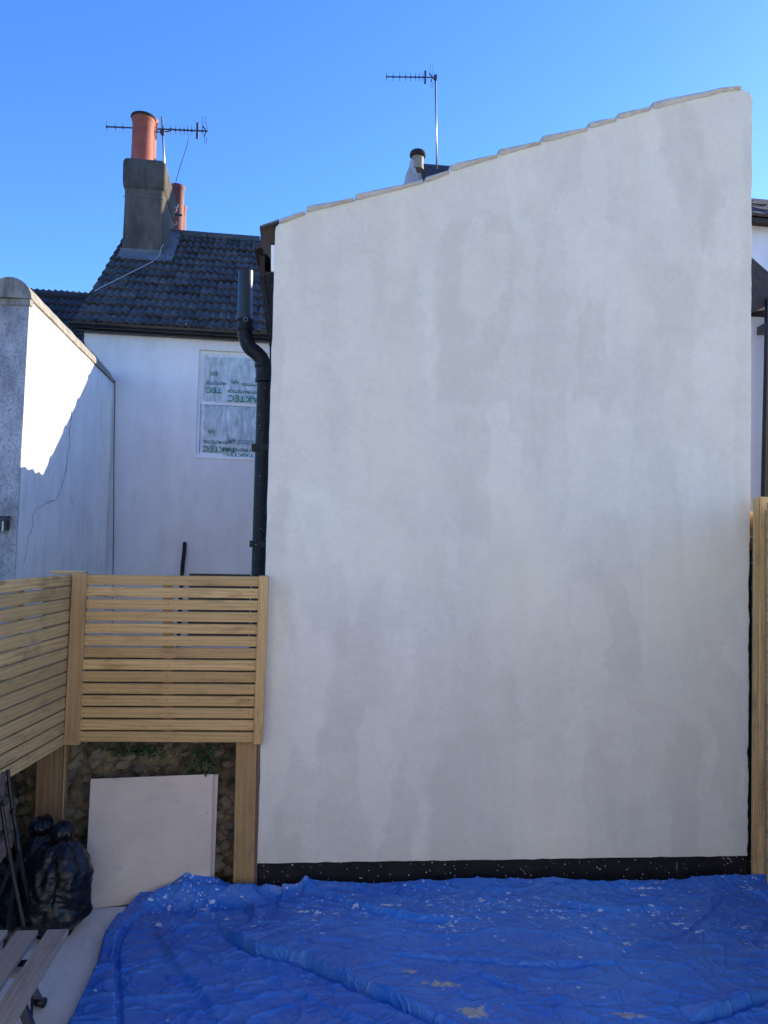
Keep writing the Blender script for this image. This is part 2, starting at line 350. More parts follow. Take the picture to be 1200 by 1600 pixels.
MW = m_mainwall(); HW = m_whiterender('white_painted_house_wall', (.74, .70, .66), (.87, .83, .79), (.62, .60, .58), .45, 1.0, 2)
BW = m_whiterender('white_painted_boundary_render', (.72, .69, .62), (.85, .81, .73), (.56, .54, .48), .60, 1.6, 9)
PEB = m_pebbledash(); BLK = m_black('black_bitumen_plinth', .085, (.008, .008, .011), .7); BLKP = m_black('black_painted_pipe', .05, (.008, .008, .009), .5)
SBLK = m_black('black_painted_side_wall', .06); PLB = simple('black_plastic', (.007, .007, .008), .35, .5, .3, 6, .1)
FEN = m_wood('treated_pine_slat', (.52, .325, .125), (.76, .51, .225), (.27, .155, .06))
PST = m_wood('treated_pine_post', (.40, .25, .105), (.56, .37, .17), (.2, .12, .05), gscale=.6)
GREYW = m_wood('weathered_grey_wood', (.27, .225, .17), (.38, .325, .26), (.16, .13, .10), .2)
BRNW = m_wood('faded_brown_wood', (.17, .105, .08), (.26, .17, .135), (.07, .04, .03))
TILE = m_tile('dark_concrete_roof_tile', (.028, .023, .019), (.150, .130, .112)); TILE2 = m_tile('brown_black_roof_tile', (.022, .020, .020), (.07, .060, .055), .15)
RIDGE = m_tile('grey_ridge_tile', (.05, .055, .055), (.13, .135, .125), .5)
EAVT = m_tile('brown_eaves_tile', (.035, .026, .021), (.12, .095, .075), .3)
STN = m_stone(); MOR = m_mortar(); BAG = m_bag(); SLB = m_slab(); BRD = m_board(); CEM = m_cement()
REDP = m_pot('red_clay_chimney_pot', (.42, .105, .062)); DRDP = m_pot('dark_red_clay_pot', (.23, .07, .055)); BUFP = m_pot('buff_clay_chimney_pot', (.36, .29, .19))
SOOT = simple('soot_black_rim', (.04, .034, .03), .9, .1, .3, 10); LEAD = simple('lead_flashing', (.13, .135, .14), .6, .5, .3, 6, .3)
GALV = simple('galvanised_steel', (.42, .42, .42), .4, .5, .2, 6, 0, .8); DKM = simple('dark_aerial_metal', (.03, .032, .04), .5, .5, .2, 8, 0)
WPNT = simple('white_window_paint', (.84, .84, .82), .5, .4, .06, 5, .05); FILM = m_film(); GLS = m_glass()
INK = simple('green_print_ink', (.010, .19, .095), .6, .3, .05, 5, 0); INK2 = simple('grey_green_print_ink', (.03, .11, .09), .6, .3, .05, 5, 0)
COPE = m_whiterender('lichen_covered_coping', (.16, .14, .115), (.36, .33, .28), (.09, .08, .07), .6, 5, 4, .95)
SOIL = m_ground(); CABW = simple('pale_cable_sheath', (.35, .36, .36), .5, .4, .1, 5, 0); CABB = simple('dark_cable_sheath', (.04, .05, .055), .5, .4, .1, 5, 0)
LEAF = simple('weed_leaf_green', (.030, .060, .018), .6, .3, .4, 30, 0); DARK = simple('dim_room_interior', (.36, .42, .44), .9, .1, .1, 4, 0)
CREAM = simple('cream_painted_timber', (.50, .47, .38), .6, .3, .1, 5, .1); FASC = simple('brown_fascia_timber', (.050, .036, .028), .75, .3, .4, 9, .4)
CRK = simple('crack_shadow_grime', (.19, .21, .23), .95, .05, .25, 12, 0); CEILT = simple('chalky_debris', (.45, .43, .40), .9, .1, .2, 30, .3)

# ================================================================ SETTING
bm = bmesh.new(); s = 900
vs = [bm.verts.new(p) for p in ((-s, -s, -.035), (s, -s, -.035), (s, s, -.035), (-s, s, -.035))]; bm.faces.new(vs)
mk('ground', bm, SOIL, kind='structure', origin=(0, 0, -.035))
ED, EN = yawdir(6.0)                          # extension frame: along wall, into depth
E0 = Vector((0, 3.42, 0))                     # a point on the wall face
def PE(px, py, off=0.0): return hit(px, py, E0 + EN*off, EN)
bm = bmesh.new()
a, b = PZ(60, 1419, 0), PZ(210, 1416, 0); dd = (b-a).normalized(); a = a - dd*2.0; b = a + dd*7.0
q = [a, b, b+Vector((0, -9, 0)), a+Vector((0, -9, 0))]; prism(bm, q, Vector((0, 0, -.03)))
mk('patio', bm, SLB, kind='structure', origin=(0, 0, 0))

# ================================================================ EXTENSION (the big rendered wall)
CPM = m_whiterender('grey_mortar_coping', (.44, .43, .39), (.58, .565, .51), (.32, .31, .28), .5, 5, 3, .95)
cornL = PE(401, 1349); cornR = PE(1171, 1337)
ext = thing('rendered_extension', 'large grey-white rendered blank wall of a lean-to extension with stepped sloping top and black base', 'building',
            (cornL.x, cornL.y, 0), 6.0)
top = [(429.5, 360), (431, 352), (437, 346), (450, 341), (476, 331), (479, 326), (490, 323.5), (520, 318), (552, 310.5), (556, 307), (590, 299), (628, 291),
       (660, 283), (700, 268), (704, 261), (718, 257), (750, 249), (776, 243), (780, 237), (800, 232.5), (844, 222), (848, 216), (880, 209), (916, 201),
       (921, 195), (940, 190), (961, 186.5), (966, 181), (985, 176), (1014, 169), (1020, 163.5), (1045, 157), (1075, 151), (1105, 145), (1125, 139.5), (1150, 136.5), (1164, 137.5), (1172, 142), (1176, 151)]
dense = []
for (x0, y0), (x1, y1) in zip(top, top[1:]):
    k = max(1, int(abs(x1-x0)/5))
    for j in range(k): dense.append((x0+(x1-x0)*j/k, y0+(y1-y0)*j/k))
dense.append(top[-1])
outline = []
for i in range(61):                            # left edge, bottom to top
    t = i/60; y = 1349+(364-1349)*t; x = 401+(429.5-401)*t; jit = 1.0*nz((0, y, 0), .03)+.7*nz((0, y, 5), .15)
    outline.append((x+jit, y))
outline += [(x, y+.5*nz((x, 0, 0), .08)) for x, y in dense]
for i in range(1, 111):                        # right edge, top to bottom
    t = i/110; y = 151+(1337-151)*t; x = 1176.3+(1170.5-1176.3)*t; k = 1.0 if y < 820 else 1.0+min(1.6, (y-820)/60)
    if y > 842: x -= 1.6
    outline.append((x + k*(.7*nz((9, y, 0), .02)+.9*nz((3, y, 5), .13)), y))
pts = [PE(x, y) for x, y in outline]
nb = 50                                        # bottom edge, right to left
for i in range(1, nb):
    t = i/nb; x = 1170.5+(401-1170.5)*t; y = 1337+(1349-1337)*t; pts.append(PE(x, y+1.3*nz((x, 1, 0), .05)+.8*nz((x, 1, 7), .3)))
bm = bmesh.new(); i0, i1 = 61, 61+len(dense); rings = []
cmid = PE(800, 800)
for dz, dn in ((.020, .0), (.011, .002), (.004, .009), (.0, .022), (.0, .22)):
    rg = []
    for i, p in enumerate(pts):
        e_ = min(1, max(0, (i-i0+3)/6))*min(1, max(0, (i1+2-i)/5)); sd = (.003*(1-e_) if i < i1+130 else 0)*dz/.02
        rg.append(bm.verts.new(p - Vector((0, 0, dz*e_*(1+.5*nz(p, 6)))) + EN*dn - ED*(sd if p.x > 0 else -sd)))
    rings.append(rg)
bm.faces.new(rings[0]); bm.faces.new(rings[-1][::-1]); n = len(pts)
for ra_, rb_ in zip(rings, rings[1:]):
    for i in range(n): bm.faces.new((ra_[i], ra_[(i+1) % n], rb_[(i+1) % n], rb_[i]))
wall = mk('wall', bm, MW, ext)
for a_, b_, h0, h1 in ((437, 477, 5, 4), (479, 553, 7, 3.5), (556, 660, 7, 4), (662, 702, 5, 4), (704, 777, 9, 3.5), (780, 845, 8, 3.5), (848, 917, 8, 3.5), (920, 962, 8, 3.5), (966, 1015, 7, 3), (1019, 1160, 9, 4)):
    seg_ = [q for q in dense if a_-1 <= q[0] <= b_+1]; n = len(seg_); rr_ = []
    for i, (x, y) in enumerate(seg_):
        t = i/(n-1); hh_ = (h0+(h1-h0)*t**.7)*(1 if i else .6); wv = .5*nz((x, 0, 0), .13)
        T = PE(x, y-2.2*(1-t)-.6+wv*.4); B = PE(x, y+hh_+wv); M = PE(x, y+hh_*.45-1)
        rr_.append([bmv for bmv in (B+EN*.004, B-EN*.006, M-EN*.016, T-EN*.008, T+EN*.03+Vector((0, 0, .006)), T+EN*.2+Vector((0, 0, .006)))])
    bm = bmesh.new(); vv = [[bm.verts.new(p) for p in q] for q in rr_]
    for q0, q1 in zip(vv, vv[1:]):
        for k in range(5): bm.faces.new((q0[k], q0[k+1], q1[k+1], q1[k]))
    bm.faces.new(vv[0]); bm.faces.new(vv[-1][::-1])
    mk('coping', bm, CPM, ext, True, angle=45)
# black plinth, slightly set back behind the render
bm = bmesh.new(); p0 = PE(396, 1340, .02); p1 = PE(1176, 1337, .02)
n = 40; rows = []
for zz in (-.02, .05, .13):
    rows.append([bm.verts.new(Vector((*(p0.lerp(p1, i/n)).xy, zz)) - EN*(.010*abs(nz((i*.5, zz*9, 3), 1)))) for i in range(n+1)])
for r_a, r_b in zip(rows, rows[1:]):
    for i in range(n): bm.faces.new((r_a[i], r_a[i+1], r_b[i+1], r_b[i]))
bk0 = [bm.verts.new(Vector((*(p.xy), zz))+EN*.18) for p, zz in ((p0, -.02), (p1, -.02), (p1, .13), (p0, .13))]
bm.faces.new(bk0); bm.faces.new((rows[0][0], rows[1][0], rows[2][0], bk0[3], bk0[0])); bm.faces.new((rows[0][n], bk0[1], bk0[2], rows[2][n], rows[1][n]))
mk('plinth', bm, BLK, ext)
# dark substrate behind the ragged edges of the render coat
bm = bmesh.new(); c_l = PE(425, 420, .03); c_l2 = PE(397.5, 1349, .03); c_r = PE(1173.5, 860, .03); c_r2 = PE(1175.5, 1337, .03)
prism(bm, [Vector((c_r.x-.1, c_r.y-.01, .1)), c_r2, c_r, Vector((c_r.x-.1, c_r.y-.01, c_r.z))], EN*.12); mk('bitumen_edge', bm, SBLK, ext)
bm = bmesh.new(); cl3 = PE(405, 1160, .03)
prism(bm, [c_l2, c_l2+ED*.12, cl3+ED*.12, cl3], EN*.12); mk('bitumen_edge', bm, SBLK, ext)
# side walls
LEN = 6.1
cl = PE(431, 420, .2); cbase = PE(404, 1349, .2)
def sidewall(A, ztop, thick, name, m, inset=0.0):
    bm = bmesh.new(); a = Vector((A.x, A.y, 0)); q = [a, a+ED*thick, a+ED*thick+EN*(LEN), a+EN*(LEN)]
    prism(bm, [Vector((p.x, p.y, -.03)) for p in q], Vector((0, 0, ztop+.03))); return mk(name, bm, m, ext)
xw = PE(402, 1349, .21)
EAVZ = PE(405, 357).z
sidewall(xw + ED*.004, EAVZ-.04, .2, 'side_wall', HW)
xr = PE(1172, 1337, .21); sidewall(xr - ED*.205, PE(1176, 150).z-.25, .2, 'side_wall', HW)
# lean-to roof behind the parapet
eL = Vector((xw.x, xw.y, EAVZ)) - ED*.055; slope = (PE(1176, 160).z - .12 - EAVZ)/(cornR-cornL).length
rv = (ED + Vector((0, 0, slope))); wR = (cornR-cornL).length+.03
bm = bmesh.new(); A = eL + EN*.02; prism(bm, [A, A+rv*wR, A+rv*wR+EN*(LEN), A+EN*(LEN)], Vector((0, 0, -.03)))
mk('roof', bm, TILE2, ext)
# eaves tiles seen end-on along the left verge
bm = bmesh.new()
pr = [(0, 0), (.04, .028), (.09, .036), (.14, .022), (.17, 0), (.20, -.004)]
pts2 = [Vector((0, y, z)) for y, z in pr] + [Vector((0, y, z-.016)) for y, z in pr[::-1]]
prism(bm, pts2, Vector((.33, 0, .0))); bmesh.ops.recalc_face_normals(bm, faces=bm.faces)
EVM = mesh_of('eaves_tile', bm, EAVT)
rvn = rv.normalized(); upn = rvn.cross(EN).normalized(); upn = upn if upn.z > 0 else -upn
for i in range(29):
    o_ = eL + EN*(.0+.205*i) - rvn*(.035+.012*R.random()) + upn*(.012+.008*R.random())
    place('roof_tile', EVM, frame(o_, rvn, EN, upn) @ Matrix.Rotation(radians(R.uniform(-3, 3)), 4, 'Z'), ext)
# fascia + soffit under the eaves, verge end by the corner
bm = bmesh.new()
f0 = eL - ED*.015 + EN*.03
box(bm, (0, 0, -.135), (.022, LEN-.1, -.034), frame(f0, ED, EN, Vector((0, 0, 1)))); box(bm, (.024, 0, -.125), (.08, LEN-.1, -.108), frame(f0, ED, EN, Vector((0, 0, 1))))
mk('fascia', bm, FASC, ext)
A1 = [PE(405.5, 355, .03), PE(431, 346, .03), PE(431, 383, .03), PE(424, 384, .03), PE(423, 400, .03), PE(409, 381, .03)]
bm = bmesh.new(); prism(bm, A1, EN*.05); mk('verge_end', bm, FASC, ext, label='dark brown weathered roof end sticking out past the wall corner')
bm = bmesh.new(); prism(bm, [PE(406, 354.5, .0), PE(406, 352.5, .0), PE(436, 342, .0), PE(436, 345, .0)], EN*.08); mk('edge_trim', bm, LEAD, ext)
bm = bmesh.new(); prism(bm, [PE(423.5, 383, .01), PE(431, 383, .01), PE(429.5, 424, .01), PE(423.5, 424, .01)], EN*.035); mk('corner_block', bm, WPNT, ext)
bm = bmesh.new(); prism(bm, [PE(422, 425.5, .02), PE(429, 425.5, .02), PE(424, 585, .02), PE(421, 585, .02)], EN*.03); mk('corner_strip', bm, SBLK, ext)

# soil pipe with swan neck
DP = 4.75
def pz(px, py): return PD(px, py, DP)
lowp = [Vector((pz(404, 895).x, DP, 0)), pz(404, 895), pz(412.5, 598)]
pipe = thing('soil_pipe', 'black cast soil pipe with swan neck and open top, fixed beside the extension wall', 'pipe', (lowp[0].x, DP, 0))
sw = smoothpath([pz(384, 500), pz(383, 522), pz(389, 541), pz(402, 553), pz(410, 564), pz(412, 580)], 5)
bm = bmesh.new(); tube(bm, lowp, .044, 20); mk('lower_pipe', bm, BLKP, pipe, True, angle=50)
bm = bmesh.new(); tube(bm, sw, .046, 20); mk('swan_neck', bm, BLKP, pipe, True, angle=50)
bm = bmesh.new(); up = [pz(382.5, 508), pz(384, 424)]
d_ = (up[1]-up[0]).normalized(); L = (up[1]-up[0]).length; rings = []
for r_, t_ in ((.047, 0), (.047, L), (.041, L), (.041, .1)):
    c_ = up[0]+d_*t_; x_ = d_.cross(Vector((0, 1, 0))).normalized(); y_ = d_.cross(x_)
    rings.append([bm.verts.new(c_+x_*cos(2*pi*k/24)*r_+y_*sin(2*pi*k/24)*r_) for k in range(24)])
for r1, r2 in zip(rings, rings[1:]):
    for k in range(24): bm.faces.new((r1[k], r1[(k+1) % 24], r2[(k+1) % 24], r2[k]))
bm.faces.new(rings[-1])
mk('upper_pipe', bm, PLB, pipe, True, angle=50)
def collar(A, B, r_, nm='collar'):
    bm = bmesh.new(); d = (B-A); P = [A, A+d*.02, A+d*.2, A+d*.25, A+d*.78, A+d*.82, A+d*.98, B]
    tube(bm, P, [r_-.004, r_+.006, r_+.006, r_, r_, r_+.006, r_+.006, r_-.004], 20); mk(nm, bm, BLKP, pipe, True, angle=40)
collar(pz(383, 517), pz(383, 499), .049); collar(pz(412.5, 597), pz(411.5, 568), .050)
bm = bmesh.new(); c_ = pz(386, 503); rg = [c_+Vector((.013*cos(t/10*2*pi), -.052, .013*sin(t/10*2*pi))) for t in range(11)]; tube(bm, rg, .004, 6); mk('clip_ring', bm, LEAD, pipe, True)
bm = bmesh.new(); box(bm, (-.052, -.048, -.02), (.05, .045, .02), Matrix.Translation(pz(408, 700))); mk('wall_bracket', bm, BLKP, pipe)
bm = bmesh.new(); box(bm, (-.052, -.048, -.02), (.05, .045, .02), Matrix.Translation(pz(405, 850))); mk('wall_bracket', bm, BLKP, pipe)

# ================================================================ BACK HOUSE
HD, HN = yawdir(8.0)
H0 = PD(132, 512, 10.0)
def PH(px, py, off=0.0): return hit(px, py, H0 + HN*off, HN)
house = thing('white_house', 'white painted terraced house with dark tiled roof behind the slatted fence', 'house', (H0.x, H0.y, 0), 8.0)
HWID = 8.4; gutz = H0.z
def hp(u_, v_, z): return Vector((H0.x, H0.y, 0)) + HD*u_ + HN*v_ + Vector((0, 0, z))
# window opening
wl = (PH(311, 546)-H0).dot(HD); ww = .98; wz1 = PH(311, 546).z; wz0 = PH(307, 712).z
def qface(bm, pts): bm.faces.new([bm.verts.new(p) for p in pts])
bm = bmesh.new(); tz = gutz+.02
def wallpiece(u0_, u1_, z0_, z1_): box(bm, (u0_, 0, z0_), (u1_, .22, z1_), frame(Vector((H0.x, H0.y, 0)), HD, HN, Vector((0, 0, 1))))
wallpiece(0, wl, -.03, tz); wallpiece(wl+ww, HWID, -.03, tz); wallpiece(wl, wl+ww, -.03, wz0); wallpiece(wl, wl+ww, wz1, tz)
mk('wall', bm, HW, house)
RISE = tan(radians(38.0)); DEP = 3.16
rz = gutz + .12 + RISE*DEP
for u_ in (0.02, HWID-.22):
    bm = bmesh.new(); prism(bm, [hp(u_, .2, -.03), hp(u_, .2, gutz+.1), hp(u_, DEP, rz-.1), hp(u_, 2*DEP, gutz+.1), hp(u_, 2*DEP, -.03)], HD*.2)
    mk('gable_wall', bm, HW, house)
bm = bmesh.new()
for side in (0, 1):
    v0, v1 = (-.08, DEP) if side == 0 else (2*DEP+.08, DEP)
    z0 = gutz + .12 - .08*RISE - .05
    prism(bm, [hp(-.1, v0, z0), hp(HWID, v0, z0), hp(HWID, v1, rz-.05), hp(-.1, v1, rz-.05)], Vector((0, 0, -.04)))
roof = mk('roof', bm, TILE, house)
# tile mesh: double roll
TW, GA, TL = .214, .312, .365
def tile_mesh(name, m):
    bm = bmesh.new(); prof = []
    for k in range(13):
        t = k/12; x = t*TW; ph = (t*2) % 1.0
        z = .024*max(0, sin(pi*min(1, ph/.58)))**.6 if ph < .58 else 0.0
        prof.append((x, z if k < 12 else 0.0))
    a = [bm.verts.new((x, 0, z+.036)) for x, z in prof]; b = [bm.verts.new((x, TL, z)) for x, z in prof]
    c = [bm.verts.new((x, 0, z+.006)) for x, z in prof]
    for k in range(12): bm.faces.new((a[k], a[k+1], b[k+1], b[k])); bm.faces.new((c[k], c[k+1], a[k+1], a[k]))
    bm.faces.new((a[0], b[0], c[0])); bm.faces.new((a[12], c[12], b[12]))
    return mesh_of(name, bm, m)
TM = [tile_mesh('roof_tile', TILE) for _ in range(1)]
sv = (HN + Vector((0, 0, RISE))).normalized(); nv = HD.cross(sv).normalized()
base0 = hp(-.12, -.10, gutz+.12-.10*RISE-.012)
stuffbm = bmesh.new(); tmp = bpy.data.meshes['roof_tile']
chA = 1.4; ROWS = 13; COLS = 15
cimx = None
for r_ in range(ROWS):
    for c_ in range(COLS):
        o_ = base0 + HD*(c_*TW+R.uniform(-.003, .003)) + sv*(r_*GA+R.uniform(-.008, .008)) + nv*(.012*R.random())
        place('roof_tile', TM[0], frame(o_, HD, sv, nv) @ Matrix.Rotation(radians(R.uniform(-2, 2)), 4, 'Z') @ Matrix.Rotation(radians(R.uniform(-1.5, 1.5)), 4, 'Y'), house)
    for c_ in range(COLS, int((HWID+.1)/TW)):
        tb = bmesh.new(); tb.from_mesh(tmp); tb.transform(frame(base0 + HD*(c_*TW) + sv*(r_*GA), HD, sv, nv))
        t2 = bpy.data.meshes.new('t'); tb.to_mesh(t2); tb.free(); stuffbm.from_mesh(t2); bpy.data.meshes.remove(t2)
mk('roof_tiles', stuffbm, TILE, house, kind='stuff')
# ridge tiles
bm = bmesh.new()
ar = [(-.13, -.075), (-.115, -.01), (-.07, .035), (0, .055), (.07, .035), (.115, -.01), (.13, -.075)]
arc = [Vector((0, y, z)) for y, z in ar]+[Vector((0, y*.86, z-.018)) for y, z in ar[::-1]]
prism(bm, arc, Vector((.44, 0, 0))); RM = mesh_of('ridge_tile', bm, RIDGE, False)
for i in range(14):
    place('ridge_tile', RM, frame(hp(-.1+.45*i, DEP, rz+.015+.006*R.random()), HD, HN, Vector((0, 0, 1))), house)
# gutter, fascia
bm = bmesh.new(); n = 10
g0 = hp(-.14, -.15, gutz+.02)
arcp = [Vector((0, .06*cos(pi+pi*k/n), .06*sin(pi+pi*k/n))) for k in range(n+1)]; arci = [p*.9 for p in arcp[::-1]]
F_ = frame(g0, HD, HN, Vector((0, 0, 1)))
prism(bm, [F_ @ p for p in arcp+arci], HD*(HWID+.1))
mk('gutter', bm, PLB, house, True, angle=40)
bm = bmesh.new()
for i in range(7): tube(bm, [g0+HD*(.3+.95*i)-HD*.02+Vector((0, 0, -.001)), g0+HD*(.3+.95*i)+HD*.02+Vector((0, 0, -.001))], .066, 16)
mk('gutter_joint', bm, PLB, house)
bm = bmesh.new(); box(bm, (-.1, -.085, -.07), (HWID, -.004, .12), frame(hp(0, 0, gutz), HD, HN, Vector((0, 0, 1)))); mk('fascia', bm, PLB, house)
# verge mortar on the left side
bm = bmesh.new(); prism(bm, [hp(-.11, -.08, gutz-.02), hp(-.05, -.08, gutz-.02), hp(-.05, DEP, rz-.06), hp(-.11, DEP, rz-.06)], nv*.07); mk('verge', bm, CEM, house)
# chimney
cu0 = (hit(190, 400, H0+HN*2.05, HN)-H0).dot(HD); cw = .60; cv0, cv1 = 2.05, 3.3
ctz = hit(200, 262, H0+HN*2.05, HN).z; ztop = hit(200, 246, H0+HN*2.05, HN).z; pc = hit(222, 246, H0+HN*2.42, HN); pc.z = ztop
def cring(u0_, u1_, v0_, v1_, z, rr=.05):
    out = []
    for cx_, cy_, a0 in ((u0_+rr, v0_+rr, pi), (u1_-rr, v0_+rr, 1.5*pi), (u1_-rr, v1_-rr, 0), (u0_+rr, v1_-rr, .5*pi)):
        for k in range(4): t = a0+k/3*pi/2; out.append(hp(cx_+rr*cos(t), cy_+rr*sin(t), z))
    return out
bm = bmesh.new(); prevr = None
zb = gutz + .8
CAPP = [(-.01, ctz-.33), (.012, ctz-.31), (.022, ctz-.27), (.03, ctz-.2), (.03, ztop-.11), (.024, ztop-.05), (.004, ztop-.012), (-.03, ztop), (-.16, ztop+.03)]
CAPM = m_cement('sooty_cement_cap', (.065, .056, .046), (.145, .125, .10))
for e, z in ((.0, zb), (.0, 4.9), (.003, 5.4), (0, 5.9), (0, ctz-.5), (0, ctz-.28)):
    rg = [bm.verts.new(p + Vector((nz(p, 3)*.018, nz(p, 3, 4)*.018, nz(p, 2.5, 8)*.02))) for p in cring(cu0-e, cu0+cw+e, cv0-e, cv1+e, z)]
    if prevr:
        for k in range(16): bm.faces.new((prevr[k], prevr[(k+1) % 16], rg[(k+1) % 16], rg[k]))
    prevr = rg
bm.faces.new(prevr)
chim = mk('chimney', bm, CEM, house, True, angle=55)
bm = bmesh.new(); prevr = None
for e, z in CAPP:
    rg = [bm.verts.new(p + Vector((nz(p, 3)*.018, nz(p, 3, 4)*.018, nz(p, 2.5, 8)*.02))) for p in cring(cu0-e, cu0+cw+e, cv0-e, cv1+e, z)]
    if prevr:
        for k in range(16): bm.faces.new((prevr[k], prevr[(k+1) % 16], rg[(k+1) % 16], rg[k]))
    else: bm.faces.new(rg)
    prevr = rg
bm.faces.new(prevr); mk('chimney_cap', bm, CAPM, chim, True, angle=55)
# strap line around stack
bm = bmesh.new(); zz = hit(210, 307, H0+HN*2.05, HN).z; tube(bm, [p+Vector((0, 0, 0.0)) for p in cring(cu0-.008, cu0+cw+.008, cv0-.008, cv1+.008, zz, .055)], .006, 5); mk('strap_wire', bm, LEAD, chim)
# flashing
def roofz(v_): return gutz + .12 + v_*RISE
bm = bmesh.new()
prism(bm, [hp(cu0-.05, cv0-.16, roofz(cv0-.16)+.04), hp(cu0+cw+.10, cv0-.16, roofz(cv0-.16)+.04), hp(cu0+cw+.05, cv0+.0, roofz(cv0)+.09), hp(cu0-.03, cv0+.0, roofz(cv0)+.09)], Vector((0, 0, .012)))
prism(bm, [hp(cu0-.03, cv0-.012, roofz(cv0)+.02), hp(cu0+cw+.03, cv0-.012, roofz(cv0)+.02), hp(cu0+cw+.02, cv0-.012, roofz(cv0)+.14), hp(cu0-.02, cv0-.012, roofz(cv0)+.14)], HN*.02)
prism(bm, [hp(cu0+cw, cv0-.12, roofz(cv0-.12)+.05), hp(cu0+cw+.20, cv0-.14, roofz(cv0-.14)+.045), hp(cu0+cw+.17, DEP-.1, roofz(DEP-.1)+.045), hp(cu0+cw, DEP-.1, roofz(DEP-.1)+.07)], Vector((0, 0, .012)))
mk('flashing', bm, LEAD, chim)
def pot(parent, c, r_, h, m, nm='chimney_pot', taper=.93):
    bm = bmesh.new()
    pf = [(r_*1.02, 0), (r_*1.02, .02), (r_*.97, .05), (r_*taper, h*.5), (r_*taper, h-.11), (r_*taper*1.06, h-.09), (r_*taper*1.10, h-.05), (r_*taper*1.10, h-.01), (r_*taper*1.04, h), (r_*taper*.86, h), (r_*taper*.84, h-.3)]
    lathe(bm, pf, c, 28); return mk(nm, bm, m, parent, True, angle=50)
pth = hit(222, 184, H0+HN*2.42, HN).z - pc.z
p1 = pot(chim, pc-Vector((0, 0, .03)), .185, pth+.03, REDP)
bm = bmesh.new(); lathe(bm, [(.195, 0), (.205, .02), (.198, .045), (.170, .05), (.160, 0)], pc+Vector((0, 0, pth-.035)), 28); mk('sooty_rim', bm, SOOT, p1 if False else chim, True)
q2 = hit(229.5, 246, H0+HN*2.86, HN); pot(chim, Vector((q2.x, q2.y, pc.z-.03)), .165, hit(229, 186, H0+HN*2.86, HN).z-pc.z+.03, REDP)
bm = bmesh.new()
for k in range(26):
    t = k/26*2*pi; c_ = pc+Vector((.17*cos(t), .17*sin(t), -.01+.03*R.random())); rr = R.uniform(.035, .075)
    bmesh.ops.create_icosphere(bm, subdivisions=1, radius=rr, matrix=Matrix.Translation(c_) @ Matrix.Diagonal((1, 1, .8, 1)))
mk('mortar_flaunching', bm, CEM, chim, True)
# window
win = bmesh.new(); WF = frame(hp(wl, 0, 0), HD, HN, Vector((0, 0, 1)))
def wb(bm, x0, x1, y0, y1, z0, z1): box(bm, (x0, y0, z0), (x1, y1, z1), WF)
zm = PH(312, 628).z
wb(win, .0, .035, .05, .14, wz0, wz1); wb(win, ww-.035, ww, .05, .14, wz0, wz1); wb(win, .035, ww-.035, .05, .14, wz1-.04, wz1); wb(win, .035, ww-.035, .05, .14, wz0, wz0+.045)
window = mk('window', win, WPNT, house, label='white sash window covered inside with printed protective film')
sash = bmesh.new()
def sashframe(bm, y0, y1, z0, z1, st=.045):
    wb(bm, .037, .037+st, y0, y1, z0, z1); wb(bm, ww-.037-st, ww-.037, y0, y1, z0, z1)
    wb(bm, .037+st, ww-.037-st, y0, y1, z1-.045, z1); wb(bm, .037+st, ww-.037-st, y0, y1, z0, z0+.045)
sashframe(sash, .06, .085, zm-.02, wz1-.042, .03); mk('sash', sash, WPNT, window)
sash = bmesh.new(); sashframe(sash, .09, .115, wz0+.047, zm+.05, .055); mk('sash', sash, WPNT, window)
bm = bmesh.new(); wb(bm, -.01, ww+.01, -.015, .05, wz0-.03, wz0-.001); mk('window_sill', bm, WPNT, window)
for z0, z1, y_ in ((zm+.03, wz1-.09, .072), (wz0+.09, zm, .102)):
    bm = bmesh.new(); wb(bm, .07, ww-.07, y_, y_+.004, z0, z1); mk('pane', bm, GLS, window)
def filmsheet(x0, x1, z0, z1, y_, seed, amp=.008):
    bm = bmesh.new(); nx, nzz = 60, 14; g = []
    for j in range(nzz+1):
        row = []
        for i in range(nx+1):
            x = x0+(x1-x0)*i/nx; z = z0+(z1-z0)*j/nzz
            row.append(bm.verts.new(WF @ Vector((x, y_+amp*noise.noise(Vector((x*28+seed+z*3, z*2.5, seed)))+amp*.35*noise.noise(Vector((x*70, z*5+x*20, seed))), z))))
        g.append(row)
    for j in range(nzz):
        for i in range(nx): bm.faces.new((g[j][i], g[j][i+1], g[j+1][i+1], g[j+1][i]))
    return mk('protective_film', bm, FILM, window, True)
filmsheet(.06, ww-.05, zm+.02, wz1-.06, .042, 1, .004); filmsheet(.06, ww-.05, wz0+.05, zm-.03, .044, 5, .008)
filmsheet(.32, .86, zm+.02, wz1-.12, .034, 9, .003)
bm = bmesh.new(); wb(bm, 0, ww, .19, .21, wz0, wz1); mk('dark_backing', bm, DARK, window)
def text(body, px, py, pxh, m, parent, sx=1.0, off=.04, nm='printed_lettering', jx=0):
    """upside-down print: the lettering ends (on the left) at px, stands between py-pxh and py"""
    cu = bpy.data.curves.new('txt', 'FONT'); cu.body = body; cu.size = 1.0; cu.offset = .012
    o = bpy.data.objects.new('txt', cu); me = bpy.data.meshes.new_from_object(o); bpy.data.objects.remove(o)
    xs = [v.co.x for v in me.vertices]; x1_ = max(xs); ys = [v.co.y for v in me.vertices]; H_ = max(ys)
    P0 = PH(px, py, off); hgt = P0.z - PH(px, py+pxh, off).z; k = hgt/H_
    bm = bmesh.new(); bm.from_mesh(me); bpy.data.meshes.remove(me)
    for v in bm.verts:                      # rotate by 180 degrees in the wall plane
        x = (x1_-v.co.x)*k*sx; z = -(v.co.y)*k
        v.co = P0 + HD*x + Vector((0, 0, z)) + HD*jx
    mk(nm, bm, m, parent)
OFT = -.006
text('TAKTEC', 356, 617.5, 9.5, INK, window, 1.12, OFT+.03)
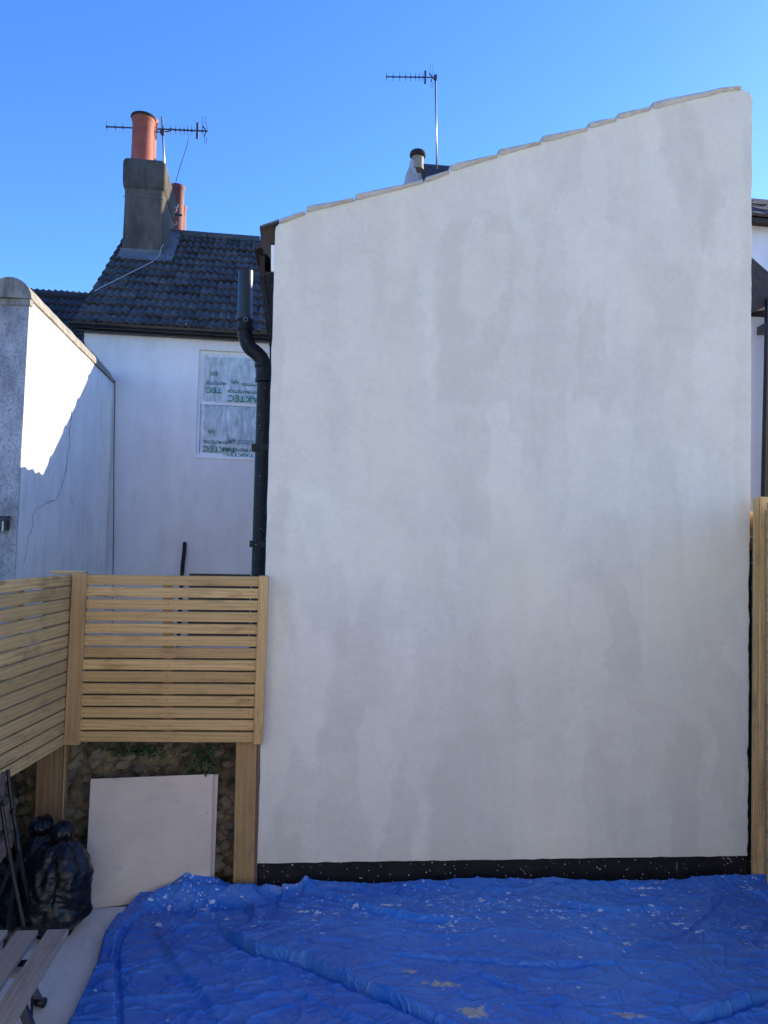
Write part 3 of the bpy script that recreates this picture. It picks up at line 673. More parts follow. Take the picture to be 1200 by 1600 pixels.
text('TEC', 322, 605, 8.5, INK, window, 1.12, OFT+.03)
text('CARPET PROTECTOR', 355, 608.5, 4.6, INK2, window, .95, OFT+.03)
text('PROTECTOR', 322, 595.5, 4.6, INK2, window, .82, OFT+.03)
text('TAKTEC', 317.5, 697, 8.5, INK, window, 1.12, OFT+.035)
text('TAKTEC', 349, 708, 4.5, INK, window, 2.0, OFT+.035)
text('CARPET PROTECTOR', 317.5, 687.5, 4.6, INK2, window, .75, OFT+.035)
text('CARPET PROTECTOR', 349, 699.5, 4.8, INK2, window, .95, OFT+.035)
bm = bmesh.new()
def pr_line(px, py, w_, h_=.8):
    a = PH(px, py, OFT+.03); b_ = PH(px+w_, py+w_*.05, OFT+.03); box(bm, (0, 0, -.003*h_), ((b_-a).length, .001, .003*h_), frame(a, HD, HN, Vector((0, 0, 1))))
for q in ((377, 599), (379, 602), (377, 601)): pr_line(q[0], q[1], 26, .8)
for q in ((372, 688), (371, 690.5), (372, 693)): pr_line(q[0], q[1], 26, .8)
for (px, py) in ((362, 596.5), (329, 583), (357, 687), (325, 673)):
    for dx in range(0, 11, 2): pr_line(px+dx, py+(dx % 3)*.8, 1.4, 3.2)
    pr_line(px-1, py-2.6, 12, .7); pr_line(px-1, py+3, 12, .7)
mk('printed_marks', bm, INK2, window)
# head of the lower opening just above the fence
bm = bmesh.new(); a = PH(296, 896); box(bm, (0, -.02, -.9), (.8, .01, 0), frame(a, HD, HN, Vector((0, 0, 1)))); lw = mk('lower_window', bm, PLB, house)
# short waste pipe
wpA = PH(288.5, 850, -.06)
bm = bmesh.new(); tube(bm, smoothpath([PH(288.5, 850, .02), PH(288.5, 849.5, -.04), wpA+Vector((0, 0, -.05)), PH(287, 870, -.06), PH(284.5, 896, -.06), PH(278, 1010, -.06)], 4), .026, 12)
o = mk('waste_pipe', bm, BLKP, None, True, label='short thin black waste pipe elbowing out of the white house wall below the window', cat='pipe', origin=(wpA.x, wpA.y, 0), angle=60)

# cables
def cable(pts, r_, m, label, nm='cable', k=5):
    pp = smoothpath(pts, k); bm = bmesh.new(); tube(bm, pp, r_, 5); low = min(pp, key=lambda p: p.z)
    mk(nm, bm, m, None, True, label=label, cat='cable', origin=low)
def RP(px, py, up=.07):                       # a point on the house roof
    return hit(px, py, base0+nv*up, nv)
cable([hp(cu0+cw+.02, cv0+.6, zz-.8), hp(cu0+cw+.03, cv0+.02, roofz(cv0)+.25), RP(248, 400), RP(236, 410), RP(210, 423), RP(180, 438), RP(158, 449), RP(148, 455)], .007, CABW,
      'pale cable crossing the dark roof tiles down from the chimney base')
cable([PH(131, 514, -.03), PH(129, 525, -.03), PH(134, 541, -.03), PH(150, 558, -.03), PH(176, 592, -.03), PH(179.5, 604, -.03), PH(178, 700, -.03), PH(177.5, 800, -.03), PH(176.5, 900, -.03), PH(175.5, 990, -.03)], .006, CABB,
      'thin dark cable running down the corner where the long side wall meets the white house')

# ================================================================ BOUNDARY WALL on the left
W0 = PD(47, 470, 6.5); W1 = PH(178, 600)
wd = (W1-W0); wd.z = 0; Lw = wd.length; wd.normalize(); wn = Vector((-wd.y, wd.x, 0))   # wn points left
wn = wn if wn.x < 0 else -wn
bwall = thing('boundary_wall', 'tall white rendered boundary wall with rounded coping, a sunlit patch and a stained grey end', 'wall', (W0.x, W0.y, 0), math.degrees(atan2(wd.y, wd.x)))
WB = PD(24, 895, 6.5); TH = .31
def wallz(t): return W0.z+(W1.z-W0.z)*t
bm = bmesh.new(); NS, NZ = 40, 16; g = []
for i in range(NS+1):
    t = i/NS; row = []
    for j in range(NZ+1):
        zf = j/NZ; P = W0.lerp(W1, t); zt = wallz(t); bx = (WB.x-W0.x)*(1-t)*(W0.z-zt*zf)/(W0.z-WB.z)
        row.append(bm.verts.new(Vector((P.x+bx, P.y, 0))+Vector((0, 0, zt*zf))-wn*(.006*nz((P.y*1.3, zf*3, 0), 1))))
    g.append(row)
for i in range(NS):
    for j in range(NZ): bm.faces.new((g[i][j], g[i+1][j], g[i+1][j+1], g[i][j+1]))
# thickness
def strip(seq, off):
    b_ = [bm.verts.new(v.co+off) for v in seq]
    for k in range(len(seq)-1): bm.faces.new((seq[k], seq[k+1], b_[k+1], b_[k]))
    return b_
strip([g[i][NZ] for i in range(NS+1)], wn*TH); strip([g[NS][j] for j in range(NZ+1)], wn*TH)
mk('wall_face', bm, BW, bwall, True)
bm = bmesh.new()                               # the grey near end and the outer side, as a solid just inside
pts = [g_ for g_ in ()]
e0 = Vector((W0.x+(WB.x-W0.x)*W0.z/(W0.z-WB.z), W0.y, 0))
prism(bm, [e0-Vector((0, .012, 0)), Vector((W0.x+.001, W0.y-.012, W0.z)), Vector((W0.x-TH, W0.y-.012, W0.z)), Vector((e0.x-TH-.25, W0.y-.012, 0))], wd*.02)
mk('wall_end', bm, PEB, bwall)
bm = bmesh.new(); prism(bm, [Vector((W0.x-TH-.25, W0.y+.012, 0)), Vector((W0.x-.12, W0.y+.012, 0)), Vector((W0.x-.12, W0.y+.012, W0.z)), Vector((W0.x-TH, W0.y+.012, W0.z))], wd*(Lw-.02)); mk('outer_face', bm, PEB, bwall)
# coping
bm = bmesh.new(); n = 12; segs = 26; prevr = None; rc = .172
for i in range(segs+1):
    t = i/segs; c_ = W0.lerp(W1, t)+wn*(TH/2)+Vector((0, 0, 0)); sh = 1.0 if t < .93 else 1.0-.35*((t-.93)/.07)
    rg = []
    for k in range(n+1):
        a_ = pi*k/n; q = c_ - wn*cos(a_)*rc + Vector((0, 0, sin(a_)*rc*1.02*sh+.0)); q += (Vector((nz(q, 8), nz(q, 8, 3), nz(q, 8, 5))))*.006
        rg.append(bm.verts.new(q))
    if i == 0: first = rg; bm.faces.new(rg[::-1])
    if prevr:
        for k in range(n): bm.faces.new((prevr[k], prevr[k+1], rg[k+1], rg[k]))
        bm.faces.new((prevr[0], rg[0], rg[n], prevr[n]))
    prevr = rg
bm.faces.new(prevr)
bmesh.ops.translate(bm, verts=bm.verts, vec=-wd*.03+Vector((0, 0, .012)))
mk('coping', bm, COPE, bwall, True, angle=40)
bm = bmesh.new(); prism(bm, [W0+Vector((.012, -.024, -.045)), W0+Vector((.012, -.024, .008)), W0+Vector((-TH-.012, -.024, .008)), W0+Vector((-TH-.012, -.024, -.045))], Vector((0, .06, 0))); mk('band_course', bm, COPE, bwall)
# cracks
WPn = wn
def PW(px, py, off=.0): return hit(px, py, W0-wn*off, wn)
def crack(pts, wpx=1.0):
    pp = smoothpath([PW(x, y, .001) for x, y in pts], 9); bm = bmesh.new(); pp = [p+Vector((0, 0, .03*nz(p, 9)))+wd*(.05*nz(p, 6, 3)+.02*nz(p, 23, 3)) for p in pp]
    rr = [(.0015+.006*abs(nz(p, 5)))*wpx for p in pp]
    tube(bm, pp, rr, 4); mk('crack', bm, CRK, bwall)
crack([(137, 566), (125, 575), (117, 590), (112, 640), (108, 690), (103, 735), (97, 762), (88, 780), (70, 789), (54, 797), (50, 820), (43, 850), (38, 880)])
crack([(109, 772), (114, 790)], .7)
# small ribbed fitting on the grey end
vz = PD(4, 820, 6.46)
vent = thing('wall_vent', 'small dark ribbed vent cowl on the stained grey end of the boundary wall', 'vent', (vz.x, 6.46, vz.z-.05))
bm = bmesh.new(); box(bm, (-.085, -.035, -.045), (.045, .03, .04), Matrix.Translation(vz)); mk('housing', bm, DKM, vent)
for k in range(4):
    bm = bmesh.new(); box(bm, (-.07+.03*k, -.05, -.05), (-.058+.03*k, -.0355, .03), Matrix.Translation(vz)); mk('rib', bm, GALV, vent)
bm = bmesh.new(); prism(bm, [vz+Vector((-.1, -.06, .041)), vz+Vector((.055, -.06, .041)), vz+Vector((.055, .03, .065)), vz+Vector((-.1, .03, .065))], Vector((0, 0, .012))); mk('hood', bm, DKM, vent)

# ================================================================ NEIGHBOUR ROOF (left, behind)
nb_ = thing('neighbouring_house', 'house with brown-black tiled roof just showing between the boundary wall and the white house', 'house', (hp(-3, 1.2, 0).x, hp(-3, 1.2, 0).y, 0), 8.0)
nrz = hit(100, 461, H0+HN*4.2, HN).z; nez = 3.35; v0, v1 = 1.0, 4.2; nsl = (nrz-nez)/(v1-v0)
bm = bmesh.new(); prism(bm, [hp(-5, v0, nez-.05), hp(-.14, v0, nez-.05), hp(-.14, v1, nrz-.05), hp(-5, v1, nrz-.05)], Vector((0, 0, -.05)))
prism(bm, [hp(-5, 2*v1-v0, nez-.05), hp(-.14, 2*v1-v0, nez-.05), hp(-.14, v1, nrz-.05), hp(-5, v1, nrz-.05)], Vector((0, 0, -.05))); mk('roof', bm, TILE2, nb_)
bm = bmesh.new(); box(bm, (-4.9, v0+.15, -.03), (-.16, 2*v1-v0-.15, nez-.12), frame(hp(0, 0, 0), HD, HN, Vector((0, 0, 1)))); mk('wall', bm, HW, nb_)
TM2 = tile_mesh('neighbour_tile', TILE2); s2 = (HN+Vector((0, 0, nsl))).normalized(); n2 = HD.cross(s2).normalized(); SL = sqrt((v1-v0)**2+(nrz-nez)**2)
for r_ in range(int(SL/GA)+1):
    for c_ in range(9):
        o_ = hp(-.16-TW*(c_+1), v0, nez-.04)+s2*(r_*GA+R.uniform(-.008, .008))
        place('roof_tile', TM2, frame(o_, HD, s2, n2) @ Matrix.Rotation(radians(R.uniform(-1.5, 1.5)), 4, 'Z'), nb_)
bm = bmesh.new(); tube(bm, [hp(-5, v1, nrz-.02), hp(-.14, v1, nrz-.02)], .07, 10); mk('ridge', bm, TILE2, nb_)

# ================================================================ FAR POTS behind the ridge
st0 = PD(274, 358, 15.5)
fs = thing('far_chimney_stack', 'two dull red chimney pots on a stack behind the white house ridge', 'chimney', (st0.x, st0.y, 0), 8)
bm = bmesh.new(); box(bm, (-.19, -.19, 0), (.30, 1.1, st0.z-.09), frame(Vector((st0.x, st0.y, 0)), HD, HN, Vector((0, 0, 1)))); mk('stack', bm, CEM, fs)
hh = PD(276, 291, 15.5).z - st0.z
pot(fs, st0-Vector((-.01, 0, .08)), .155, hh+.08, DRDP); pot(fs, PD(279.5, 358, 16.3)-Vector((0, 0, .08)), .155, PD(283, 322, 16.3).z-PD(283, 358, 16.3).z+.08, DRDP)

# chimney-side brackets
bc = PD(266, 336, 14.0)
br = thing('wall_brackets', 'cluster of dark clamps and white insulator hooks beside the chimney at the ridge', 'bracket', bc, 8)
bm = bmesh.new(); tube(bm, [bc+Vector((-.16, 0, 0)), bc+Vector((.02, 0, .02)), bc+Vector((.22, 0, -.0))], .02, 6); tube(bm, [bc+Vector((-.06, 0, -.25)), bc+Vector((-.05, 0, .18))], .018, 6)
for k in range(3): box(bm, (-.04, -.03, -.035), (.04, .03, .035), Matrix.Translation(bc+Vector((-.1+.02*k, 0, -.15+.15*k))))
tube(bm, [bc+Vector((-.2, 0, -.25)), bc+Vector((-.06, 0, -.1))], .012, 5)
mk('clamp', bm, DKM, br)
for (dx, dz) in ((.09, .15), (.07, .07), (-.03, -.1), (.08, -.17), (.01, -.22)):
    bm = bmesh.new(); tube(bm, [bc+Vector((dx, -.03, dz)), bc+Vector((dx+.03, -.03, dz-.03)), bc+Vector((dx+.055, -.03, dz)), bc+Vector((dx+.05, -.03, dz+.04))], .009, 6); mk('hook', bm, CEILT, br)

# ================================================================ AERIALS
def aerial(D, mast_top, mast_bot, boomL, boomR, elems, el, dip, refl, label, mb, arm=None, mr=.019):
    base = PD(*mast_bot, D); t = thing('tv_aerial', label, 'aerial', base, 0, 'television aerials')
    bm = bmesh.new(); tube(bm, [base, PD(*mast_top, D)], mr, 10); mk('mast', bm, GALV, t, True)
    A, B = PD(*boomL, D-.06), PD(*boomR, D-.06)
    bm = bmesh.new(); tube(bm, [A, B], .014, 8); mk('boom', bm, DKM, t, True)
    up_ = cup*1.0; dirb = (B-A).normalized(); up_ = Vector((0, -.35, .94)).normalized()
    for f in elems:
        c_ = A.lerp(B, f); bm = bmesh.new(); tube(bm, [c_-up_*el, c_+up_*el], .005, 5); box(bm, (-.014, -.014, -.018), (.014, .014, .018), Matrix.Translation(c_)); mk('element', bm, DKM, t)
    c_ = A.lerp(B, dip); bm = bmesh.new(); box(bm, (-.02, -.012, -.145), (.02, .012, .145), Matrix.Translation(c_)); mk('dipole', bm, DKM, t)
    c_ = A.lerp(B, refl); bm = bmesh.new()
    tube(bm, [c_+Vector((-.07, 0, .09)), c_+Vector((0, 0, 0)), c_+Vector((-.035, 0, -.10))], .013, 6)
    for q in (-.06, .0): tube(bm, [c_+Vector((q, -.10, .09)), c_+Vector((q, -.10, .21))], .004, 4); tube(bm, [c_+Vector((q*.5, .02, -.10)), c_+Vector((q*.5, .02, -.22))], .004, 4); tube(bm, [c_+Vector((q, -.10, .12)), c_+Vector((q, .10, .08))], .004, 4)
    mk('reflector', bm, DKM, t)
    c_ = PD(mb[0], mb[1], D-.03); bm = bmesh.new(); box(bm, (-.035, -.03, -.04), (.035, .045, .04), Matrix.Translation(c_)); mk('clamp', bm, DKM, t)
    if arm:
        bm = bmesh.new(); tube(bm, smoothpath([PD(x, y, D-.06) for x, y in arm], 3), .010, 6); mk('support_arm', bm, DKM, t)
    return t
aerial(13.3, (253, 183), (258.5, 300), (167, 198), (325, 205), [0, .085, .16, .39, .44, .50, .56, .63, .68, .725, .765, .80, .84, .945], .075, .895, .985,
       'television aerial on a mast behind the red chimney pot', (254, 206),
       [(232, 202), (238, 206), (254, 206), (264, 205), (268, 200)])
A3 = PD(681, 262, 16.2)
aerial(16.2, (680.3, 117), (682.5, 264), (604, 120), (683, 121), [0, .13, .26, .38, .475, .57, .65, .72, .985], .085, .765, .91,
       'television aerial on a tall mast above the big blank wall', (680, 121), None, .021)
cable([PD(296, 210, 13.2), PD(292, 228, 13.2), PD(283, 256, 13.3), PD(276, 280, 13.4), PD(268, 312, 13.5), PD(262, 335, 13.6)], .006, CABB, 'thin aerial cable hanging slack in the sky from the left aerial')

# ================================================================ CENTRE FAR HOUSE (pot above the parapet)
fc = thing('distant_house', 'far house tip with slate roof and pale gable peeping over the big wall', 'house', (PD(665, 300, 16.5).x, 16.5, 0), 8)
ap = PD(648, 259, 16.5); FRf = frame(Vector((ap.x, ap.y, 0)), HD, HN, Vector((0, 0, 1)))
az_ = ap.z; pit = 1.05
bm = bmesh.new(); prism(bm, [FRf @ Vector(q) for q in ((.0, -3, az_-3*pit), (.0, -3, 0), (.0, 3, 0), (.0, 3, az_-3*pit), (.0, 0, az_-.06))], HD*1.7); mk('wall', bm, HW, fc)
bm = bmesh.new()
for sgn in (-1, 1): prism(bm, [FRf @ Vector(q) for q in ((.10, sgn*3.1, az_-3.1*pit), (1.8, sgn*3.1, az_-3.1*pit), (1.8, 0, az_), (.10, 0, az_))], Vector((0, 0, .05)))
rf3 = mk('roof', bm, TILE2, fc)
bm = bmesh.new(); sl3 = (HN+Vector((0, 0, pit))).normalized(); n3 = HD.cross(sl3).normalized()
for i in range(4):
    for j in range(7):
        o_ = (FRf @ Vector((.10, 0, az_+.03))) - sl3*(.25*(i+1)) + HD*(.25*j)
        box(bm, (0, 0, 0), (.244, .28, .02+.01*R.random()), frame(o_, HD, sl3, n3))
mk('roof_tiles', bm, TILE2, fc, kind='stuff')
bm = bmesh.new()
A = PD(652, 258, 16.2); prevr = None
for (xl, xr_, y) in ((630, 655, 292), (631.5, 654, 284), (634, 652, 272), (637, 650, 266), (640, 649, 258), (641, 649, 250)):
    pl, pr_ = PD(xl, y, 15.9), PD(xr_, y, 15.9); dpt = Vector((0, .7, 0))
    rg = [bm.verts.new(q) for q in (pl, pr_, pr_+dpt, pl+dpt)]
    if prevr:
        for k in range(4): bm.faces.new((prevr[k], prevr[(k+1) % 4], rg[(k+1) % 4], rg[k]))
    else: bm.faces.new(rg)
    prevr = rg
bm.faces.new(prevr); chs = mk('chimney', bm, m_whiterender('grimy_white_chimney', (.30, .31, .31), (.5, .5, .5), (.1, .1, .1), .6, 3, 5), fc)
pc3 = PD(652.5, 262, 15.9); hh3 = PD(652.5, 236, 15.9).z-pc3.z
bm = bmesh.new(); lathe(bm, [(.135, 0), (.128, .1), (.128, hh3-.05)], pc3+Vector((0, .1, 0)), 24); lathe(bm, [(.0, -.02), (.135, -.02)], pc3+Vector((0, .1, .02)), 24); mk('chimney_pot', bm, BUFP, fc, True)
bm = bmesh.new(); lathe(bm, [(.13, hh3-.09), (.168, hh3-.07), (.172, hh3-.02), (.15, hh3+.03), (.115, hh3+.055), (.09, hh3+.055), (.08, hh3-.1)], pc3+Vector((0, .1, 0)), 24); mk('pot_rim', bm, SOOT, fc, True)

# ================================================================ RIGHT HOUSE
RD, RN = yawdir(8.0); Q0 = PD(1190, 354, 8.0)
def qp(u_, v_, z): return Vector((Q0.x, Q0.y, 0))+RD*u_+RN*v_+Vector((0, 0, z))
rh = thing('right_hand_house', 'bluish white neighbouring house with ribbed brown roof at the right edge behind the wall', 'house', (Q0.x, Q0.y, 0), 8)
bm = bmesh.new(); box(bm, (-.3, 0, 0), (2.4, 1.8, Q0.z), frame(Vector((Q0.x, Q0.y, 0)), RD, RN, Vector((0, 0, 1)))); mk('wall', bm, HW, rh)
ez = Q0.z+.02; ry = hit(1190, 311, Q0+RN*1.5, RN).z; sp = (ry-ez)/1.65
bm = bmesh.new(); prism(bm, [qp(-.4, -.15, ez), qp(2.5, -.15, ez), qp(2.5, 1.5, ry), qp(-.4, 1.5, ry)], Vector((0, 0, -.05)))
prism(bm, [qp(-.4, 1.5, ry), qp(2.5, 1.5, ry), qp(2.5, 2.0, ez+.3), qp(-.4, 2.0, ez+.3)], Vector((0, 0, -.05)))
mk('roof', bm, EAVT, rh)
sR = (RN+Vector((0, 0, sp))).normalized(); nR = RD.cross(sR).normalized(); bm = bmesh.new(); box(bm, (0, 0, 0), (.21, .4, .03)); bm.verts.ensure_lookup_table()
for v in bm.verts:
    if v.co.y > .1: v.co.z -= .02
PTM = mesh_of('plain_tile', bm, EAVT)
nrow = int(sqrt(1.65**2+(ry-ez)**2)/.3)
for i in range(nrow):
    for j in range(4): place('roof_tile', PTM, frame(qp(-.40+.215*j, -.17, ez+.0)+sR*(.3*i)+nR*(.004+.014*R.random()), RD, sR, nR) @ Matrix.Rotation(radians(R.uniform(-3, 3)), 4, 'X'), rh)
# projecting wing with lower dark roof
V0 = PD(1194, 490, 5.9)
wg = frame(Vector((V0.x, V0.y, 0)), RD, RN, Vector((0, 0, 1)))
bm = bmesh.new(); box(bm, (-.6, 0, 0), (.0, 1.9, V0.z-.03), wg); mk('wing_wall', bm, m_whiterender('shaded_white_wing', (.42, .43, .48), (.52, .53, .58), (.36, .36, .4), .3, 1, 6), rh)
vt = hit(1178, 427, Vector((V0.x, V0.y, 0)), RN); v2 = hit(1200, 446, Vector((V0.x, V0.y, 0)), RN); v3 = hit(1200, 476, Vector((V0.x, V0.y, 0)), RN); v4 = hit(1178, 487, Vector((V0.x, V0.y, 0)), RN)
kx = (v2-vt); bm = bmesh.new(); prism(bm, [vt-kx*.8-RN*.12, v2+kx*2-RN*.12, v3+kx*2-RN*.12, v3-RN*.12, v4-RN*.12, v4-(v3-v4)*1.2-RN*.12], RN*2.0); mk('wing_roof', bm, TILE2, rh)
bm = bmesh.new(); prism(bm, [v4-RN*.06-Vector((.4, 0, -.0)), v3-RN*.06, v3-RN*.06-Vector((0, 0, .04)), v4-RN*.06-Vector((.4, 0, .05))], RN*.06); mk('soffit_trim', bm, CREAM, rh)
bm = bmesh.new(); x_ = PD(1198.5, 480, 5.8); tube(bm, [x_+Vector((.0, -.05, .05)), Vector((PD(1196.5, 775, 5.78).x, 5.78, PD(1196.5, 775, 5.78).z)), Vector((PD(1196.5, 775, 5.78).x-.0, 5.78, 0))], .036, 12)
box(bm, (-.05, -.05, -.03), (.05, .05, .03), Matrix.Translation(PD(1197.8, 515, 5.79))); mk('downpipe', bm, PLB, rh, True, angle=40)
bm = bmesh.new(); box(bm, (.0, .25, 0), (2.2, 1.9, V0.z+.1), wg); mk('wing_return', bm, HW, rh)

# ================================================================ unseen house added behind the camera, its sunlit wall bouncing warm fill light
yh = thing('unseen_fill_house', 'cream rendered house added unseen behind the camera to bounce warm sunlight into the yard', 'house', (0.4, -4.8, 0), 4)
YF = frame(Vector((0.4, -4.8, 0)), yawdir(4)[0], yawdir(4)[1], Z_ := Vector((0, 0, 1)))
YW = m_whiterender('cream_fill_house_wall', (.78, .74, .66), (.88, .84, .76), (.6, .57, .50), .3, 1.0, 14)
def ybox(nm, m, *bs, parent=None, **k):
    bm = bmesh.new()
    for lo_, hi_ in bs: box(bm, lo_, hi_, YF)
    return mk(nm, bm, m, parent or yh, **k)
wins = ((-3.1, -1.9, 3.3, 4.7), (1.6, 2.8, 3.3, 4.7), (1.4, 2.9, .9, 2.1), (-1.0, .0, .05, 2.1))
xs_ = [-4.6, -3.1, -1.9, -1.0, .0, 1.4, 1.6, 2.8, 2.9, 4.6]; bm = bmesh.new()
for x0, x1 in zip(xs_, xs_[1:]):
    zc_ = 0
    for (wx0, wx1, z0, z1) in sorted([q for q in wins if q[0] <= x0 and q[1] >= x1], key=lambda q: q[2]):
        box(bm, (x0, -.25, zc_), (x1, 0, z0), YF); zc_ = z1
    box(bm, (x0, -.25, zc_), (x1, 0, 5.6), YF)
box(bm, (-4.6, -7.5, 0), (4.6, -.252, 5.58), YF)
bmesh.ops.remove_doubles(bm, verts=bm.verts, dist=1e-5); mk('wall', bm, YW, yh)
for (wx0, wx1, z0, z1) in wins[:3]:
    f_ = ybox('window', WPNT, ((wx0, -.12, z0), (wx0+.06, -.05, z1)), ((wx1-.06, -.12, z0), (wx1, -.05, z1)), ((wx0+.06, -.12, z0), (wx1-.06, -.05, z0+.06)), ((wx0+.06, -.12, z1-.06), (wx1-.06, -.05, z1)), ((wx0+.06, -.11, (z0+z1)/2-.02), (wx1-.06, -.06, (z0+z1)/2+.02)))
    ybox('pane', DARK, ((wx0+.06, -.10, z0+.06), (wx1-.06, -.09, z1-.06)), parent=f_); ybox('window_sill', WPNT, ((wx0-.05, -.05, z0-.06), (wx1+.05, .06, z0-.002)), parent=f_)
ybox('door', BRNW, ((-1.0, -.14, .05), (.0, -.08, 2.1)))
bm = bmesh.new()
for y0, y1 in ((.3, -3.8), (-7.8, -3.8)): prism(bm, [YF @ Vector(q) for q in ((-4.8, y0, 5.5), (4.8, y0, 5.5), (4.8, y1, 8.0), (-4.8, y1, 8.0))], Vector((0, 0, .1)))
mk('roof', bm, TILE2, yh)
ybox('gutter', PLB, ((-4.8, .3, 5.42), (4.8, .42, 5.52)))

# ================================================================ RUBBLE WALLS
FD, FN = yawdir(4.0)
G0 = PD(240, 1165, 3.40)
def PG(px, py, off=0.0): return hit(px, py, G0+FN*off, FN)
stone_meshes = []
for k in range(9):
    bm = bmesh.new(); bmesh.ops.create_icosphere(bm, subdivisions=3, radius=1)
    sx, sy, sz = R.uniform(.85, 1.25), .8, R.uniform(.6, .95)
    for v in bm.verts:
        p = v.co.copy(); d = 1+.30*nz(p, 1.1, k*3.1)+.14*nz(p, 2.8, k)+.05*nz(p, 7, k)
        v.co = Vector((p.x*sx, p.y*sy, p.z*sz))*d
    for _ in range(11):
        pn = Vector((R.uniform(-1, 1), R.uniform(-1.3, .3), R.uniform(-1, 1))).normalized(); dd_ = R.uniform(.34, .72)
        for v in bm.verts:
            e_ = v.co.dot(pn)-dd_
            if e_ > 0: v.co -= pn*e_*.92
    stone_meshes.append(mesh_of('stone', bm, STN, True, angle=28))
def rubble(origin, D_, N_, L_, H_, label, thick=.25, off0=0.0, seed=1, upto=None, cell=.078):
    rr = random.Random(seed)
    t = thing('rubble_wall', label, 'wall', origin, math.degrees(atan2(D_.y, D_.x)))
    bm = bmesh.new(); nx, nzz = int(L_/.02), int(H_/.02); g = []
    for j in range(nzz+1):
        row = []
        for i in range(nx+1):
            p = Vector((i*L_/nx, 0, j*H_/nzz)); d = .022*nz(p, 9, seed)+.014*nz(p, 24, seed)
            row.append(bm.verts.new(origin + D_*p.x + N_*d + Vector((0, 0, p.z-.03))))
        g.append(row)
    for j in range(nzz):
        for i in range(nx): bm.faces.new((g[j][i], g[j][i+1], g[j+1][i+1], g[j+1][i]))
    bk = [bm.verts.new(q.co+N_*thick) for q in (g[0][0], g[0][nx], g[nzz][nx], g[nzz][0])]; bm.faces.new(bk)
    bm.faces.new([g[nzz][i] for i in range(nx+1)]+[bk[2], bk[3]]); bm.faces.new([g[j][0] for j in range(nzz+1)]+[bk[3], bk[0]]); bm.faces.new([g[j][nx] for j in range(nzz+1)]+[bk[2], bk[1]])
    mk('mortar_bed', bm, MOR, t, True)
    done = []
    for j in range(int((upto or H_)/(cell*.82))):
        for i in range(int(L_/cell)):
            x = (i+.5+.5*(j % 2))*cell+rr.uniform(-.02, .02); z = (j+.5)*cell*.82+rr.uniform(-.014, .014)
            if x > L_-.03 or rr.random() < .06: continue
            s_ = cell*rr.uniform(.38, .72)
            mw = frame(origin+D_*x+N_*(-.004+rr.uniform(-.012, .010))+Vector((0, 0, z)), D_, N_, Vector((0, 0, 1))) @ Matrix.Rotation(rr.uniform(-.5, .5), 4, 'Y') @ Matrix.Rotation(rr.uniform(-.6, .6), 4, 'Z') @ Matrix.Rotation(rr.uniform(-.5, .5), 4, 'X') @ Matrix.Scale(s_, 4)
            place('stone', rr.choice(stone_meshes), mw, t); done.append(1)
    return t
gl = PG(85, 1400); gl = Vector((gl.x-.35, gl.y-.35*tan(radians(4)), 0)); gr = PG(398, 1400)
rubble(gl, FD, FN, (Vector((gr.x, gr.y, 0))-gl).length+.02, 1.02, 'rough flint rubble wall under the straight fence panel, behind the leaning board', seed=3, upto=.66, cell=.060)
# left fence direction
LV = ray(617, 840); LV.z = 0; LV.normalize(); LNr = Vector((LV.y, -LV.x, 0))     # faces +x
lc = PD(108, 1030, 3.27)
lo = Vector((lc.x-.26, .9, 0)); rubble(lo, LV, -LNr, 2.45, .95, 'dark rubble wall under the receding left fence', seed=11, upto=.60, cell=.085)
# weeds on top of the rubble
def weed(px0, px1, py0, py1, nleaf, label, seed):
    rr = random.Random(seed); bm = bmesh.new(); lo_ = None
    for k in range(nleaf):
        px = min(px1, max(px0, rr.gauss((px0+px1)/2, (px1-px0)/4))); py = rr.uniform(py0, py1)
        p = PG(px, py, -.03-rr.random()*.05); s_ = rr.uniform(.006, .015); a = Vector((rr.uniform(-1, 1), rr.uniform(-1, .2), rr.uniform(-1, 1))).normalized(); b_ = a.cross(Vector((rr.uniform(-1, 1), rr.uniform(-1, 1), rr.uniform(-1, 1)))).normalized()
        bm.faces.new([bm.verts.new(q) for q in (p, p+a*s_+b_*s_*.5, p+a*s_*2, p+a*s_-b_*s_*.5)])
    mk('weeds', bm, LEAF, None, label=label, kind='stuff', origin=PG((px0+px1)/2, py1, -.04))
weed(290, 350, 1166, 1206, 190, 'dark green weeds hanging on the flint wall above the board', 4); weed(160, 290, 1164, 1180, 150, 'mossy green growth along the top of the flint wall under the fence', 8)

# ================================================================ FENCES
def plank(name, A, B, upv, nrm, wid, th, m, parent, label=None):
    """A->B along the length, at the centre of the plank's face; nrm towards the viewer"""
    x = (B-A); L = x.length; x.normalize(); y = (upv-x*upv.dot(x)).normalized(); z = x.cross(y)
    if z.dot(nrm) < 0: y = -y; z = x.cross(y)
    bm = bmesh.new(); box(bm, (0, -wid/2, -th), (L, wid/2, 0))
    bmesh.ops.bevel(bm, geom=list(bm.edges), offset=min(.0022, th*.2), segments=1, affect='EDGES')
    me = mesh_of(name, bm, m); return place(name, me, frame(A, x, y, z), parent, label)
Z = Vector((0, 0, 1))
fence = thing('fence_panel', 'straight slatted pine fence panel facing the camera between the corner post and the big wall', 'fence', (PD(260, 1163, 3.27).x, 3.27, 0), 4, 'slatted pine fencing')
K0 = PD(250, 1100, 3.27)
def PF(px, py, off=0.0): return hit(px, py, K0+FN*off, FN)
NSL = 14
